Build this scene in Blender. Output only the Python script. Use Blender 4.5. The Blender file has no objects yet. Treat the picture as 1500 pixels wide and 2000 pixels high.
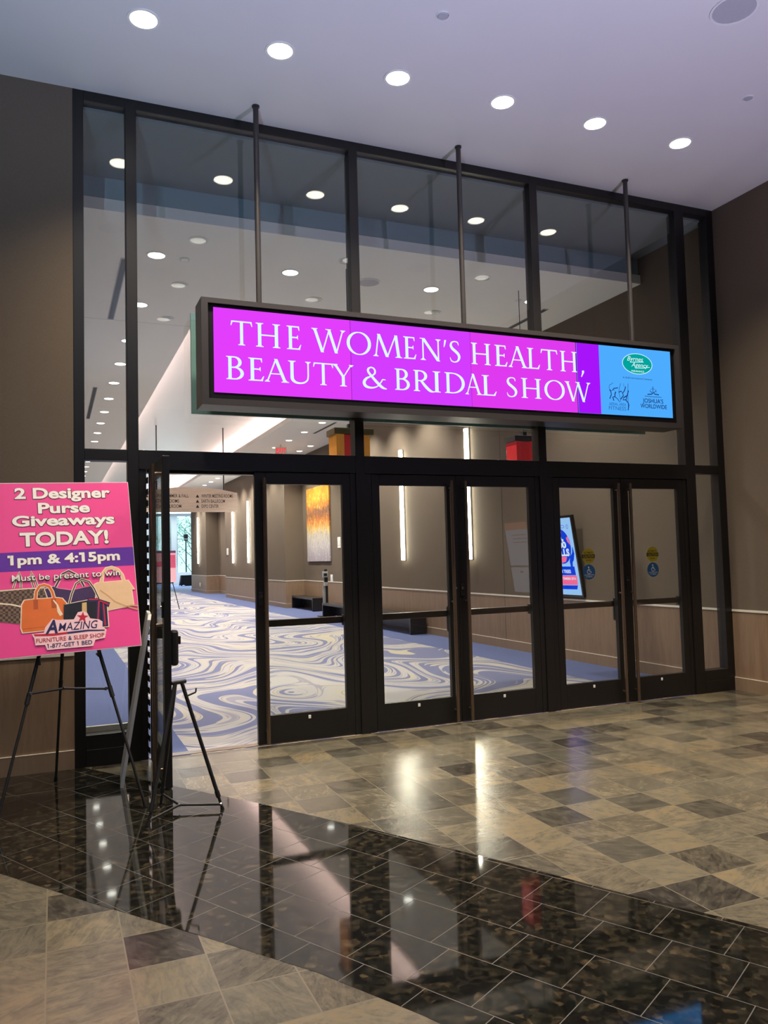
import bpy, bmesh, math, random
from mathutils import Vector, Matrix

# ------------------------------------------------------------------ camera, world, lights, exposure
SC = bpy.context.scene
COL = SC.collection
R = math.radians
YAW, PITCH, ROLL = R(22.8234), R(3.2797), R(-1.4996)
CAM = Vector((0.0, -6.862, 1.62))
_f = Vector((math.sin(YAW)*math.cos(PITCH), math.cos(YAW)*math.cos(PITCH), math.sin(PITCH)))
_r0 = Vector((math.cos(YAW), -math.sin(YAW), 0)); _u0 = _r0.cross(_f)
_r = _r0*math.cos(ROLL) + _u0*math.sin(ROLL); _u = -_r0*math.sin(ROLL) + _u0*math.cos(ROLL)
cam = bpy.data.cameras.new('camera'); cam_o = bpy.data.objects.new('camera', cam); COL.objects.link(cam_o)
cam.sensor_fit = 'HORIZONTAL'; cam.sensor_width = 36; cam.lens = 1538.685/1500*36; cam.clip_end = 300
cam_o.matrix_world = Matrix(((_r.x, _u.x, -_f.x, CAM.x), (_r.y, _u.y, -_f.y, CAM.y), (_r.z, _u.z, -_f.z, CAM.z), (0, 0, 0, 1)))
SC.camera = cam_o
vs = SC.view_settings
vs.view_transform = 'Standard'; vs.look = 'None'; vs.gamma = 1.0; vs.use_curve_mapping = False
vs.exposure = 0.0
try:
    SC.cycles.max_bounces = 10; SC.cycles.transparent_max_bounces = 24; SC.cycles.glossy_bounces = 5
    SC.cycles.diffuse_bounces = 5; SC.cycles.caustics_reflective = False; SC.cycles.sample_clamp_indirect = 4.0
except Exception:
    pass
W = bpy.data.worlds.new('world'); SC.world = W; W.use_nodes = True
W.node_tree.nodes['Background'].inputs[0].default_value = (0.50, 0.86, 0.95, 1)
W.node_tree.nodes['Background'].inputs[1].default_value = 2.0

LOBBY_SPOT, LOBBY_BACK, HALL_SPOT, COVE_W, UP_W = 400, 215, 450, 560, 850

def lamp(kind, loc, power, color=(1, 1, 1), target=None, size=0.1, spot=90, blend=0.6, sy=None):
    d = bpy.data.lights.new(kind.lower() + '_lamp', kind); d.energy = power; d.color = color
    if kind == 'SPOT':
        d.spot_size = R(spot); d.spot_blend = blend; d.shadow_soft_size = size
    elif kind == 'AREA':
        d.shape = 'RECTANGLE'; d.size = size; d.size_y = sy or size
    o = bpy.data.objects.new(d.name, d); COL.objects.link(o); o.location = loc
    if target is not None:
        o.rotation_euler = (Vector(target) - Vector(loc)).to_track_quat('-Z', 'Y').to_euler()
    return o

LOBBY_XS = (0.62, 1.651, 2.661, 3.675, 4.674, 5.698)
for x in LOBBY_XS:                                    # the lit row in front of the glass wall
    lamp('SPOT', (x, -1.08, 5.56), LOBBY_SPOT, (1.0, 0.84, 0.62), (x, -1.08, 0), 0.09, 106, 1.0)
for y in (-2.75, -4.45, -6.15):                       # dimmer rows further back in the lobby
    for x in (-0.35, 1.67, 3.68, 5.71):
        lamp('SPOT', (x, y, 5.56), LOBBY_BACK, (1.0, 0.84, 0.63), (x, y, 0), 0.09, 96, 1.0)
# added coloured spots without fixtures behind the camera, tinting the lobby ceiling
lamp('SPOT', (-1.0, -6.6, 1.0), UP_W*1.1, (0.46, 0.70, 1.0), (-0.9, -6.0, 5.6), 0.0, 126, 0.5)
lamp('SPOT', (4.2, -6.6, 1.0), UP_W, (0.70, 0.63, 1.0), (4.1, -6.0, 5.6), 0.0, 126, 0.5)
HALL_L = [2.29, 4.15, 6.03] + [7.58 + 1.57*k for k in range(17)]
HALL_R = [7.74 + 1.57*k for k in range(19)]
HALL_ROW = [(2.70, 2.33), (4.63, 2.33), (6.20, 2.33)]
HALL_ALC = [(7.42, 16.55), (7.42, 17.75)]
for y in HALL_L:
    lamp('SPOT', (1.1, y, 5.10), HALL_SPOT, (1.0, 0.93, 0.82), (1.1, y, 0), 0.08, 115, 0.7)
for y in HALL_R:
    lamp('SPOT', (6.45, y, 5.10), HALL_SPOT, (1.0, 0.93, 0.82), (6.45, y, 0), 0.08, 115, 0.7)
for x, y in HALL_ROW:
    lamp('SPOT', (x, y, 5.10), HALL_SPOT*0.9, (1.0, 0.93, 0.82), (x, y, 0), 0.08, 115, 0.7)
for x, y in HALL_ALC:
    lamp('SPOT', (x, y, 5.10), HALL_SPOT*0.8, (1.0, 0.90, 0.74), (x, y, 0), 0.08, 100, 0.7)
for x in (1.68, 5.86):                                # light cove of the raised ceiling
    o = lamp('AREA', (x, 30.0, 5.31), COVE_W, (1.0, 0.68, 0.62), (x, 30.0, 9), 0.10, sy=50)
    o.rotation_euler = (R(180), 0, 0)
lamp('AREA', (9.0, 51.6, 3.0), 1500, (0.72, 0.92, 1.0), (8.0, 40, 0.5), 5.0, sy=4.0)   # daylight through the end windows

# ------------------------------------------------------------------ node helpers / materials
class NT:
    def __init__(s, name):
        s.m = bpy.data.materials.new(name); s.m.use_nodes = True
        s.t = s.m.node_tree; s.t.nodes.clear()
        s.out = s.t.nodes.new('ShaderNodeOutputMaterial')
    def n(s, typ, ins=None, **kw):
        nd = s.t.nodes.new('ShaderNode' + typ)
        for k, v in kw.items(): setattr(nd, k, v)
        for k, v in (ins or {}).items():
            sk = nd.inputs[k]
            if isinstance(v, bpy.types.NodeSocket): s.t.links.new(v, sk)
            elif v is not None:
                if hasattr(sk.default_value, '__len__') and isinstance(v, (tuple, list)) and len(sk.default_value) == 4 and len(v) == 3: v = (*v, 1)
                sk.default_value = v
        return nd
    def math(s, op, a, b=None, c=None):
        return s.n('Math', {i: v for i, v in enumerate((a, b, c)) if v is not None}, operation=op).outputs[0]
    def vmath(s, op, a, b=None):
        return s.n('VectorMath', {i: v for i, v in enumerate((a, b)) if v is not None}, operation=op).outputs[0]
    def mix(s, fac, a, b, mode='MIX'):
        nd = s.n('Mix', data_type='RGBA', blend_type=mode)
        for k, v in ((0, fac), (6, a), (7, b)):
            if isinstance(v, bpy.types.NodeSocket): s.t.links.new(v, nd.inputs[k])
            else: nd.inputs[k].default_value = (*v, 1) if isinstance(v, (tuple, list)) and len(v) == 3 else v
        return nd.outputs[2]
    def ramp(s, fac, stops, interp='LINEAR'):
        nd = s.n('ValToRGB', {0: fac}); cr = nd.color_ramp; cr.interpolation = interp
        while len(cr.elements) < len(stops): cr.elements.new(0.5)
        for e, (p, c) in zip(cr.elements, stops): e.position = p; e.color = (*c, 1)
        return nd.outputs[0]
    def pos(s): return s.n('NewGeometry').outputs['Position']
    def obj(s): return s.n('TexCoord').outputs['Object']
    def noise(s, vec, scale, detail=3, rough=0.55, dist=0.0, dims='3D'):
        return s.n('TexNoise', {'Vector': vec, 'Scale': scale, 'Detail': detail, 'Roughness': rough, 'Distortion': dist}, noise_dimensions=dims)
    def scale(s, vec, sx, sy, sz): return s.vmath('MULTIPLY', vec, (sx, sy, sz))
    def bsdf(s, color, rough=0.5, metal=0.0, bump=None, bdist=0.01, bstr=0.5, spec=0.5, coat=0.0):
        b = s.n('BsdfPrincipled', {'Base Color': color, 'Roughness': rough, 'Metallic': metal, 'Specular IOR Level': spec, 'Coat Weight': coat})
        if bump is not None:
            bn = s.n('Bump', {'Height': bump, 'Distance': bdist, 'Strength': bstr}); s.t.links.new(bn.outputs[0], b.inputs['Normal'])
        s.t.links.new(b.outputs[0], s.out.inputs[0]); return s.m

def plain(name, c, rough=0.5, metal=0.0, var=0.06, scale=30, spec=0.5):
    t = NT(name); nz = t.noise(t.obj(), scale, 2).outputs[0]
    col = t.mix(nz, tuple(v*(1-var) for v in c), tuple(min(1, v*(1+var)) for v in c))
    return t.bsdf(col, rough, metal, spec=spec)

def emit(name, c, strength=1.0):
    t = NT(name); e = t.n('Emission', {'Color': c, 'Strength': strength}); t.t.links.new(e.outputs[0], t.out.inputs[0]); return t.m

def lin(r, g, b):
    f = lambda v: ((v/255+0.055)/1.055)**2.4 if v > 10 else v/255/12.92
    return (f(r), f(g), f(b))

M = {}
def m_fabric():
    t = NT('woven wallcovering'); p = t.pos()
    a = t.noise(t.scale(p, 260, 260, 30), 1.0, 2).outputs[0]; b = t.noise(t.scale(p, 30, 30, 300), 1.0, 2).outputs[0]
    w = t.math('MULTIPLY', t.math('ADD', a, b), 0.5)
    big = t.noise(t.scale(p, 1, 1, 5), 2.2, 3).outputs[0]
    col = t.mix(w, (0.094, 0.072, 0.053), (0.180, 0.141, 0.106))
    col = t.mix(t.math('MULTIPLY', big, 0.25), col, (0.105, 0.085, 0.067))
    return t.bsdf(col, 0.85, bump=w, bdist=0.002, bstr=0.4, spec=0.25)
M['fabric'] = m_fabric()
def m_wood(name, c1, c2, grain=(9, 9, 0.9), rough=0.42):
    t = NT(name); p = t.obj()
    g = t.noise(t.scale(p, *grain), 2.0, 5, 0.6, 0.6).outputs[0]
    fi = t.noise(t.scale(p, grain[0]*9, grain[1]*9, grain[2]*5), 2.0, 3).outputs[0]
    f = t.math('ADD', t.math('MULTIPLY', g, 0.7), t.math('MULTIPLY', fi, 0.3))
    return t.bsdf(t.ramp(f, [(0.35, c1), (0.65, c2)]), rough, bump=fi, bdist=0.001, bstr=0.2)
M['wainscot'] = m_wood('satin veneer', (0.20, 0.128, 0.082), (0.27, 0.185, 0.122))
M['base'] = m_wood('veneer baseboard', (0.23, 0.155, 0.10), (0.27, 0.19, 0.125))
M['rail'] = plain('pale chair rail', (0.72, 0.68, 0.60), 0.4)
M['ceil'] = plain('matte ceiling paint', (0.74, 0.73, 0.72), 0.9, var=0.02, scale=2)
M['ceil_hall'] = plain('hall ceiling paint', (0.90, 0.90, 0.85), 0.9, var=0.02, scale=2)
M['bulk'] = plain('bulkhead blue reflection tint', (0.25, 0.37, 0.41), 0.85, var=0.02, scale=2); M['void'] = plain('soffit shade tone', (0.16, 0.19, 0.20), 0.85, var=0.02, scale=2)  # bulkhead colour carries the blue glass reflection; soffit colour carries its unlit shade
M['white'] = plain('white paint', (0.8, 0.8, 0.78), 0.5)
M['bronze'] = plain('dark bronze frame', (0.007, 0.0062, 0.006), 0.40, 0.0, 0.2, 60)
M['handle'] = plain('oil rubbed bronze', (0.23, 0.165, 0.12), 0.32, 0.9, 0.15, 40)
M['pushbar'] = plain('dark bronze bar', (0.040, 0.028, 0.021), 0.35, 0.4)
M['black'] = plain('black powder coat', (0.008, 0.008, 0.009), 0.45)
M['blackg'] = plain('gloss black', (0.004, 0.004, 0.005), 0.15)
M['signmetal'] = plain('sign casing metal', (0.045, 0.040, 0.040), 0.42, 0.3)
M['silver'] = plain('brushed aluminium', (0.55, 0.58, 0.60), 0.4, 0.8)
M['chrome'] = plain('bright metal', (0.75, 0.74, 0.72), 0.18, 1.0)
M['benchblack'] = plain('black laminate bench', (0.010, 0.010, 0.012), 0.3)
M['cloth'] = plain('black table drape', (0.006, 0.006, 0.007), 0.85)
M['foam'] = plain('pale foam board', (0.62, 0.63, 0.62), 0.6)
M['grey'] = plain('speaker mesh', (0.45, 0.45, 0.48), 0.7)
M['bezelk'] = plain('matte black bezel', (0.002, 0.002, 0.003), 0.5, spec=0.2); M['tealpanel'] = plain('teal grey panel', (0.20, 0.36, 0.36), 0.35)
M['dark'] = plain('dark slot', (0.02, 0.022, 0.025), 0.6)

def m_glass(name='clear glazing', tint=(0.86, 0.90, 0.87)):
    t = NT(name); g = t.n('NewGeometry')
    d = t.math('ABSOLUTE', t.n('VectorMath', {0: g.outputs['Normal'], 1: g.outputs['Incoming']}, operation='DOT_PRODUCT').outputs['Value'])
    f = t.math('ADD', t.math('MULTIPLY', t.math('POWER', t.math('SUBTRACT', 1.0, d), 5.0), 0.95), 0.045)
    tr = t.n('BsdfTransparent', {'Color': tint}); gl = t.n('BsdfGlossy', {'Color': (1, 1, 1), 'Roughness': 0.0})
    mx = t.n('MixShader', {0: f, 1: tr.outputs[0], 2: gl.outputs[0]}); t.t.links.new(mx.outputs[0], t.out.inputs[0])
    return t.m
M['glass'] = m_glass('clear glazing', (0.95, 0.965, 0.955))

def m_slate():
    t = NT('slate tile'); p = t.pos(); sp = t.n('SeparateXYZ', {0: p})
    vx = t.math('DIVIDE', t.math('ADD', sp.outputs[0], 0.03), 0.305); vy = t.math('DIVIDE', t.math('ADD', sp.outputs[1], 2.24), 0.305)
    cell = t.n('CombineXYZ', {0: t.math('FLOOR', vx), 1: t.math('FLOOR', vy), 2: 0.0}).outputs[0]
    wn = t.n('TexWhiteNoise', {'Vector': cell}, noise_dimensions='2D'); rv = wn.outputs['Value']; rc = wn.outputs['Color']
    sc = t.n('SeparateColor', {0: rc})
    ang = t.math('MULTIPLY', sc.outputs[1], 6.283)
    rp = t.n('VectorRotate', {'Vector': t.vmath('ADD', p, t.vmath('MULTIPLY', rc, (7, 7, 0))), 'Angle': ang}, rotation_type='Z_AXIS').outputs[0]
    st = t.noise(t.scale(rp, 7, 24, 5), 1.0, 9, 0.68, 1.4).outputs[0]
    bl = t.noise(rp, 8.0, 7, 0.66, 0.8).outputs[0]
    fac = t.math('ADD', t.math('MULTIPLY', t.math('POWER', rv, 0.75), 0.74), t.math('MULTIPLY', t.math('ADD', t.math('SUBTRACT', st, 0.5), t.math('SUBTRACT', bl, 0.5)), 1.05))
    fac = t.math('ADD', fac, 0.14)
    col = t.ramp(fac, [(0.02, (0.0132, 0.0119, 0.0106)), (0.22, (0.0335, 0.0297, 0.0247)), (0.44, (0.0726, 0.0638, 0.0474)), (0.64, (0.1087, 0.0942, 0.0666)), (0.84, (0.1552, 0.1307, 0.086)), (1.0, (0.1854, 0.1382, 0.0753))])
    col = t.mix(t.math('MULTIPLY', sc.outputs[2], 0.45), col, t.mix(st, (0.058, 0.058, 0.045), (0.125, 0.120, 0.095)))
    fx = t.math('ABSOLUTE', t.math('SUBTRACT', t.math('FRACT', vx), 0.5)); fy = t.math('ABSOLUTE', t.math('SUBTRACT', t.math('FRACT', vy), 0.5))
    gm = t.math('GREATER_THAN', t.math('MAXIMUM', fx, fy), 0.4895)
    col = t.mix(gm, col, (0.135, 0.120, 0.088))
    ro = t.math('ADD', 0.11, t.math('MULTIPLY', st, 0.18))
    h = t.math('SUBTRACT', t.math('ADD', st, t.math('MULTIPLY', bl, 0.6)), t.math('MULTIPLY', gm, 0.6))
    return t.bsdf(col, ro, bump=h, bdist=0.003, bstr=0.20, spec=0.7)
M['slate'] = m_slate()

def m_granite():
    t = NT('polished granite tile'); p = t.pos()
    rp = t.n('VectorRotate', {'Vector': t.vmath('SUBTRACT', p, (2.32, -4.12, 0)), 'Angle': R(61.8)}, rotation_type='Z_AXIS').outputs[0]
    sp = t.n('SeparateXYZ', {0: rp})
    v = t.math('DIVIDE', sp.outputs[1], 0.3); row = t.math('FLOOR', v)
    u = t.math('ADD', t.math('DIVIDE', sp.outputs[0], 0.3), t.math('MULTIPLY', row, 0.32))
    fx = t.math('ABSOLUTE', t.math('SUBTRACT', t.math('FRACT', u), 0.5)); fy = t.math('ABSOLUTE', t.math('SUBTRACT', t.math('FRACT', v), 0.5))
    gm = t.math('GREATER_THAN', t.math('MAXIMUM', fx, fy), 0.4940)
    wp = t.vmath('ADD', p, t.vmath('MULTIPLY', t.noise(p, 14.0, 3).outputs['Color'], (0.05, 0.05, 0)))
    vo = t.n('TexVoronoi', {'Vector': wp, 'Scale': 30.0, 'Randomness': 1.0}); vc = t.n('SeparateColor', {0: vo.outputs['Color']})
    fl = t.noise(wp, 22.0, 4, 0.6).outputs[0]
    col = t.ramp(vc.outputs[0], [(0.0, (0.0043, 0.0043, 0.0037)), (0.35, (0.0124, 0.0118, 0.0087)), (0.66, (0.0236, 0.0217, 0.0155)), (0.86, (0.0341, 0.0285, 0.0186)), (0.96, (0.0496, 0.0372, 0.0217)), (1.0, (0.0868, 0.0651, 0.0372))])
    col = t.mix(t.ramp(fl, [(0.34, (0, 0, 0)), (0.66, (1, 1, 1))]), (0.005, 0.005, 0.0045), col)
    col = t.mix(gm, col, (0.050, 0.045, 0.037))
    ro = t.math('ADD', 0.045, t.math('MULTIPLY', gm, 0.4))
    wav = t.noise(p, 5.0, 2).outputs[0]
    return t.bsdf(col, ro, bump=t.math('SUBTRACT', t.math('MULTIPLY', wav, 0.15), t.math('MULTIPLY', gm, 0.5)), bdist=0.002, bstr=0.25, spec=1.0)
M['granite'] = m_granite()

def m_carpet():
    t = NT('swirl pattern carpet'); p = t.pos(); sp = t.n('SeparateXYZ', {0: p}); x, y = sp.outputs[0], sp.outputs[1]
    warp = t.noise(t.scale(p, 0.42, 0.30, 0), 1.0, 1, 0.4).outputs['Color']; wc = t.n('SeparateColor', {0: warp})
    ph = t.math('ADD', t.math('MULTIPLY', x, 2.05), t.math('MULTIPLY', t.math('SUBTRACT', wc.outputs[0], 0.5), 8.0))
    w = t.math('ADD', y, t.math('MULTIPLY', t.math('SINE', ph), 1.15))
    w = t.math('ADD', w, t.math('MULTIPLY', t.math('SUBTRACT', wc.outputs[1], 0.5), 4.0))
    cv = t.n('CombineXYZ', {0: t.math('MULTIPLY', x, 0.45), 1: t.math('MULTIPLY', w, 3.1), 2: 0.0}).outputs[0]
    a = t.noise(cv, 1.0, 2, 0.55).outputs[0]
    b = t.noise(t.vmath('ADD', cv, (31, 17, 0)), 1.3, 2, 0.6).outputs[0]
    base = t.mix(t.ramp(b, [(0.50, (0, 0, 0)), (0.60, (1, 1, 1))]), (0.350, 0.335, 0.335), (0.38, 0.345, 0.27))
    col = t.mix(t.ramp(a, [(0.515, (0, 0, 0)), (0.525, (1, 1, 1))]), base, (0.135, 0.145, 0.245))
    thin = t.ramp(t.math('ABSOLUTE', t.math('SUBTRACT', a, 0.44)), [(0.012, (1, 1, 1)), (0.018, (0, 0, 0))])
    col = t.mix(t.math('MULTIPLY', thin, 0.7), col, (0.20, 0.195, 0.27))
    inside = t.math('MULTIPLY', t.math('GREATER_THAN', x, 1.07), t.math('LESS_THAN', x, 6.25))
    pile = t.noise(p, 160.0, 2).outputs[0]
    blue = t.mix(t.noise(t.scale(p, 3, 40, 0), 1.0, 3).outputs[0], (0.070, 0.090, 0.200), (0.105, 0.130, 0.26))
    col = t.mix(inside, blue, col)
    col = t.mix(t.math('MULTIPLY', pile, 0.22), col, t.mix(0.5, col, (0.05, 0.05, 0.07)))
    return t.bsdf(col, 0.95, bump=pile, bdist=0.004, bstr=0.5, spec=0.1)
M['carpet'] = m_carpet()

# ------------------------------------------------------------------ mesh helpers
class MB:
    """collects pieces in world coordinates; build() links them as one mesh object under a parent"""
    def __init__(s): s.bm = bmesh.new()
    def box(s, x0, x1, y0, y1, z0, z1, bev=0.0):
        r = bmesh.ops.create_cube(s.bm, size=1.0); vsn = r['verts']
        for v in vsn:
            v.co = Vector(((x0+x1)/2 + v.co.x*(x1-x0), (y0+y1)/2 + v.co.y*(y1-y0), (z0+z1)/2 + v.co.z*(z1-z0)))
        if bev > 0:
            ed = list({e for v in vsn for e in v.link_edges})
            bmesh.ops.bevel(s.bm, geom=ed, offset=bev, segments=2, affect='EDGES', profile=0.5)
        return s
    def tube(s, a, b, r, r2=None, n=14):
        a, b = Vector(a), Vector(b); d = b - a; q = d.to_track_quat('Z', 'Y').to_matrix().to_4x4()
        bmesh.ops.create_cone(s.bm, cap_ends=True, segments=n, radius1=r, radius2=r if r2 is None else r2, depth=d.length,
                              matrix=Matrix.Translation((a+b)/2) @ q)
        return s
    def ball(s, c, r, sx=1, sy=1, sz=1, sub=2):
        bmesh.ops.create_icosphere(s.bm, subdivisions=sub, radius=r, matrix=Matrix.Translation(c) @ Matrix.Diagonal((sx, sy, sz, 1)))
        return s
    def poly(s, pts):
        try: s.bm.faces.new([s.bm.verts.new(Vector(p)) for p in pts])
        except ValueError: pass
        return s
    def prism(s, B, pts, w0, w1):
        """outline in a plane basis, extruded from w0 (back) to w1 (front)"""
        ar = sum(pts[i][0]*pts[(i+1) % len(pts)][1] - pts[(i+1) % len(pts)][0]*pts[i][1] for i in range(len(pts)))
        if ar < 0: pts = pts[::-1]
        f = [s.bm.verts.new(B(u, v, w1)) for u, v in pts]; b = [s.bm.verts.new(B(u, v, w0)) for u, v in pts]
        s.bm.faces.new(f); s.bm.faces.new(b[::-1])
        n = len(pts)
        for i in range(n): s.bm.faces.new((f[i], b[i], b[(i+1) % n], f[(i+1) % n]))
        return s
    def strip(s, B, pts, width, w0, w1):
        """ribbon of given width (number or list) along a 2D path"""
        n = len(pts); P = [Vector(p) for p in pts]
        ws = width if isinstance(width, (list, tuple)) else [width]*n
        Lf, Rt = [], []
        for i in range(n):
            d = (P[min(i+1, n-1)] - P[max(i-1, 0)]).normalized(); nn = Vector((-d.y, d.x))*ws[i]/2
            Lf.append(P[i]+nn); Rt.append(P[i]-nn)
        for i in range(n-1):
            s.prism(B, [tuple(Lf[i]), tuple(Lf[i+1]), tuple(Rt[i+1]), tuple(Rt[i])], w0, w1)
        return s
    def ring(s, c, r0, r1, z0, z1, n=28):
        """flat ring in the xy plane, r0 inner r1 outer"""
        cx, cy = c; vs_ = []
        for i in range(n):
            a = 2*math.pi*i/n; ca, sa = math.cos(a), math.sin(a)
            vs_.append([s.bm.verts.new((cx+r*ca, cy+r*sa, z)) for r, z in ((r0, z0), (r1, z0), (r1, z1), (r0, z1))])
        for i in range(n):
            a, b = vs_[i], vs_[(i+1) % n]
            for k in range(4): s.bm.faces.new((a[k], b[k], b[(k+1) % 4], a[(k+1) % 4]))
        return s
    def build(s, name, mat, parent=None, origin=None, smooth=False):
        bmesh.ops.recalc_face_normals(s.bm, faces=s.bm.faces)
        o0 = Vector(origin) if origin is not None else (parent_origin(parent) if parent else Vector((0, 0, 0)))
        bmesh.ops.translate(s.bm, verts=s.bm.verts, vec=-o0)
        me = bpy.data.meshes.new(name); s.bm.to_mesh(me); s.bm.free()
        me.materials.append(M[mat] if isinstance(mat, str) else mat)
        if smooth:
            for p in me.polygons: p.use_smooth = True
        o = bpy.data.objects.new(name, me); COL.objects.link(o)
        if parent: o.parent = parent
        else: o.location = o0
        return o

def parent_origin(o):
    v = Vector((0, 0, 0))
    while o: v += o.location; o = o.parent
    return v
def thing(name, label, cat, loc, group=None):
    o = bpy.data.objects.new(name, None); COL.objects.link(o); o.location = loc; o.empty_display_size = 0.1
    return tag(o, label, cat, group)
def tag(o, label, cat, group=None):
    o['label'] = label; o['category'] = cat
    if group: o['group'] = group
    return o
def struct(mb, name, mat, parent=None, origin=None):
    o = mb.build(name, mat, parent, origin)
    if not parent: o['kind'] = 'structure'
    return o
def basis(o, U, V, N):
    o, U, V, N = Vector(o), Vector(U), Vector(V), Vector(N)
    return lambda u, v, w=0.0: o + U*u + V*v + N*w
def oval(cx, cy, rx, ry, n=36, a0=0.0, a1=2*math.pi):
    return [(cx+rx*math.cos(a0+(a1-a0)*i/n), cy+ry*math.sin(a0+(a1-a0)*i/n)) for i in range(n)]

_tc = {}
def text_polys(s, offset=0.0, shear=0.0, space=1.0):
    k = (s, offset, shear, space)
    if k not in _tc:
        c = bpy.data.curves.new('lettering', 'FONT'); c.body = s; c.offset = offset; c.shear = shear; c.space_character = space; c.resolution_u = 4
        o = bpy.data.objects.new('lettering', c); COL.objects.link(o)
        dg = bpy.context.evaluated_depsgraph_get(); dg.update()
        me = bpy.data.meshes.new_from_object(o.evaluated_get(dg))
        vs_ = [(v.co.x, v.co.y) for v in me.vertices]; fs = [tuple(p.vertices) for p in me.polygons]
        bpy.data.objects.remove(o); bpy.data.curves.remove(c); bpy.data.meshes.remove(me)
        _tc[k] = (vs_, fs)
    return _tc[k]
_H = [None]
def cap_h():
    if _H[0] is None: _H[0] = max(v[1] for v in text_polys('H')[0])
    return _H[0]
def put_text(mb, B, s, x0, x1, zb, zt, w, offset=0.0, shear=0.0, flag=True, space=1.0):
    """flat lettering: glyph box from x0 to x1, baseline zb, capital top zt"""
    vs_, fs = text_polys(s, offset, shear, space); rv = text_polys(s, 0.0, shear, space)[0]
    a = min(v[0] for v in rv); b = max(v[0] for v in rv); sx = (x1-x0)/(b-a); sy = (zt-zb)/cap_h()
    nv = [mb.bm.verts.new(B(x0+(v[0]-a)*sx, zb+v[1]*sy, w)) for v in vs_]
    for f in fs:
        try: mb.bm.faces.new([nv[i] for i in f])
        except ValueError: pass
    for i, ch in enumerate(s):                          # this face's figure 1 is a bare stem: give it its flag
        if ch != '1' or not flag: continue
        right = max(v[0] for v in text_polys(s[:i+1], 0.0, shear, space)[0]); one = text_polys('1')[0]; left = right-(max(v[0] for v in one)-min(v[0] for v in one))
        q = [(left, cap_h()+offset), (left-.13-offset, cap_h()+offset), (left-.13-offset, cap_h()-.12-offset), (left, cap_h()-.12-offset)]
        mb.poly([B(x0+(a_-a)*sx, zb+c_*sy, w) for a_, c_ in q])

# ------------------------------------------------------------------ THE SETTING
HC = 5.612; CZ = 5.15; XW = 7.2; XL = 0.12
floor = struct(MB().box(-7, XW, -14, 0.0, -0.12, 0.0), 'floor', 'slate')
# granite band curving across the slate (laid flush, a hair proud of it)
up = [(-3.2, 0.0), (0.225, 0.0), (0.49, -0.42), (0.81, -0.89), (1.26, -1.57), (1.70, -2.30), (2.18, -3.15), (2.46, -3.70), (2.80, -4.30), (3.3, -5.4), (3.7, -6.6), (3.9, -8.0)]
lo = [(2.35, -8.0), (2.15, -6.7), (1.75, -5.4), (1.20, -4.24), (0.95, -3.80), (0.50, -3.17), (0.15, -2.70), (-0.26, -2.12), (-0.9, -1.3), (-1.9, -0.4), (-3.2, 0.0)]
g = MB(); g.prism(lambda u, v, w: Vector((u, v, w)), up + lo[:-1], -0.004, 0.0012)
struct(g, 'trim_1', 'granite')
struct(MB().box(XL-0.1, 14.0, 0.0, 54.0, -0.12, 0.0), 'floor_1', 'carpet')
struct(MB().box(-7, XW+0.2, -14, 0.0, HC, HC+0.2), 'ceiling', 'ceil')
struct(MB().box(-7.2, -7.0, -14, 0.0, 0, HC), 'wall_left', 'fabric')
struct(MB().box(-7.2, XW+0.2, -14.2, -14.0, 0, HC), 'wall_back', 'fabric')
# wall to the side of the glazing, same plane as the glazing
wf = struct(MB().box(-7, 0.155, 0.0, 0.16, 0.92, HC), 'wall_front', 'fabric')
struct(MB().box(-7, 0.155, 0.0, 0.16, 0.15, 0.895), 'wainscot', 'wainscot', wf)
struct(MB().box(-7, 0.155, -0.008, 0.16, 0.895, 0.92), 'chair_rail', 'rail', wf)
b = struct(MB().box(-7, 0.155, -0.012, 0.16, 0.0, 0.145), 'baseboard_front', 'base')
struct(MB().box(-7, 0.155, -0.013, 0.16, 0.145, 0.15), 'top_edge', 'rail', b)
# right wall: straight from the lobby into the hall, with two recesses
PLAN = [(XW, -14), (XW, 12.5), (7.84, 12.5), (7.84, 18.9), (XW, 18.9), (XW, 28.9), (7.84, 28.9), (7.84, 33.8), (XW, 33.8), (XW, 38.5), (14.0, 38.5)]
def wall_band(plan, z0, z1, off):
    """solid wall whose room face follows the plan; off pushes that face out into the room"""
    ns = []
    for (xa, ya), (xb, yb) in zip(plan, plan[1:]):
        d = Vector((xb-xa, yb-ya)).normalized(); ns.append((-d.y, d.x))
    pts = []
    for i, (x, y) in enumerate(plan):
        a = ns[max(i-1, 0)]; b_ = ns[min(i, len(ns)-1)]
        ox, oy = (a[0], a[1]) if a == b_ else (a[0]+b_[0], a[1]+b_[1]); pts.append((x+ox*off, y+oy*off))
    return MB().prism(lambda u, v, w: Vector((u, v, w)), pts + [(14.0, 38.0), (8.2, 38.0), (8.2, -14)], z0, z1)
wr = struct(wall_band(PLAN, 0.92, HC, 0.0), 'wall_right', 'fabric')
struct(wall_band(PLAN, 0.15, 0.895, 0.0), 'wainscot', 'wainscot', wr)
struct(wall_band(PLAN, 0.895, 0.92, 0.008), 'chair_rail', 'rail', wr)
br = struct(wall_band(PLAN, 0.0, 0.145, 0.012), 'baseboard_right', 'base')
struct(wall_band(PLAN, 0.145, 0.15, 0.013), 'top_edge', 'rail', br)
struct(MB().box(XW-0.002, XW+0.01, 4.955, 4.962, 0.15, CZ), 'panel_joint', 'dark', wr)
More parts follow.
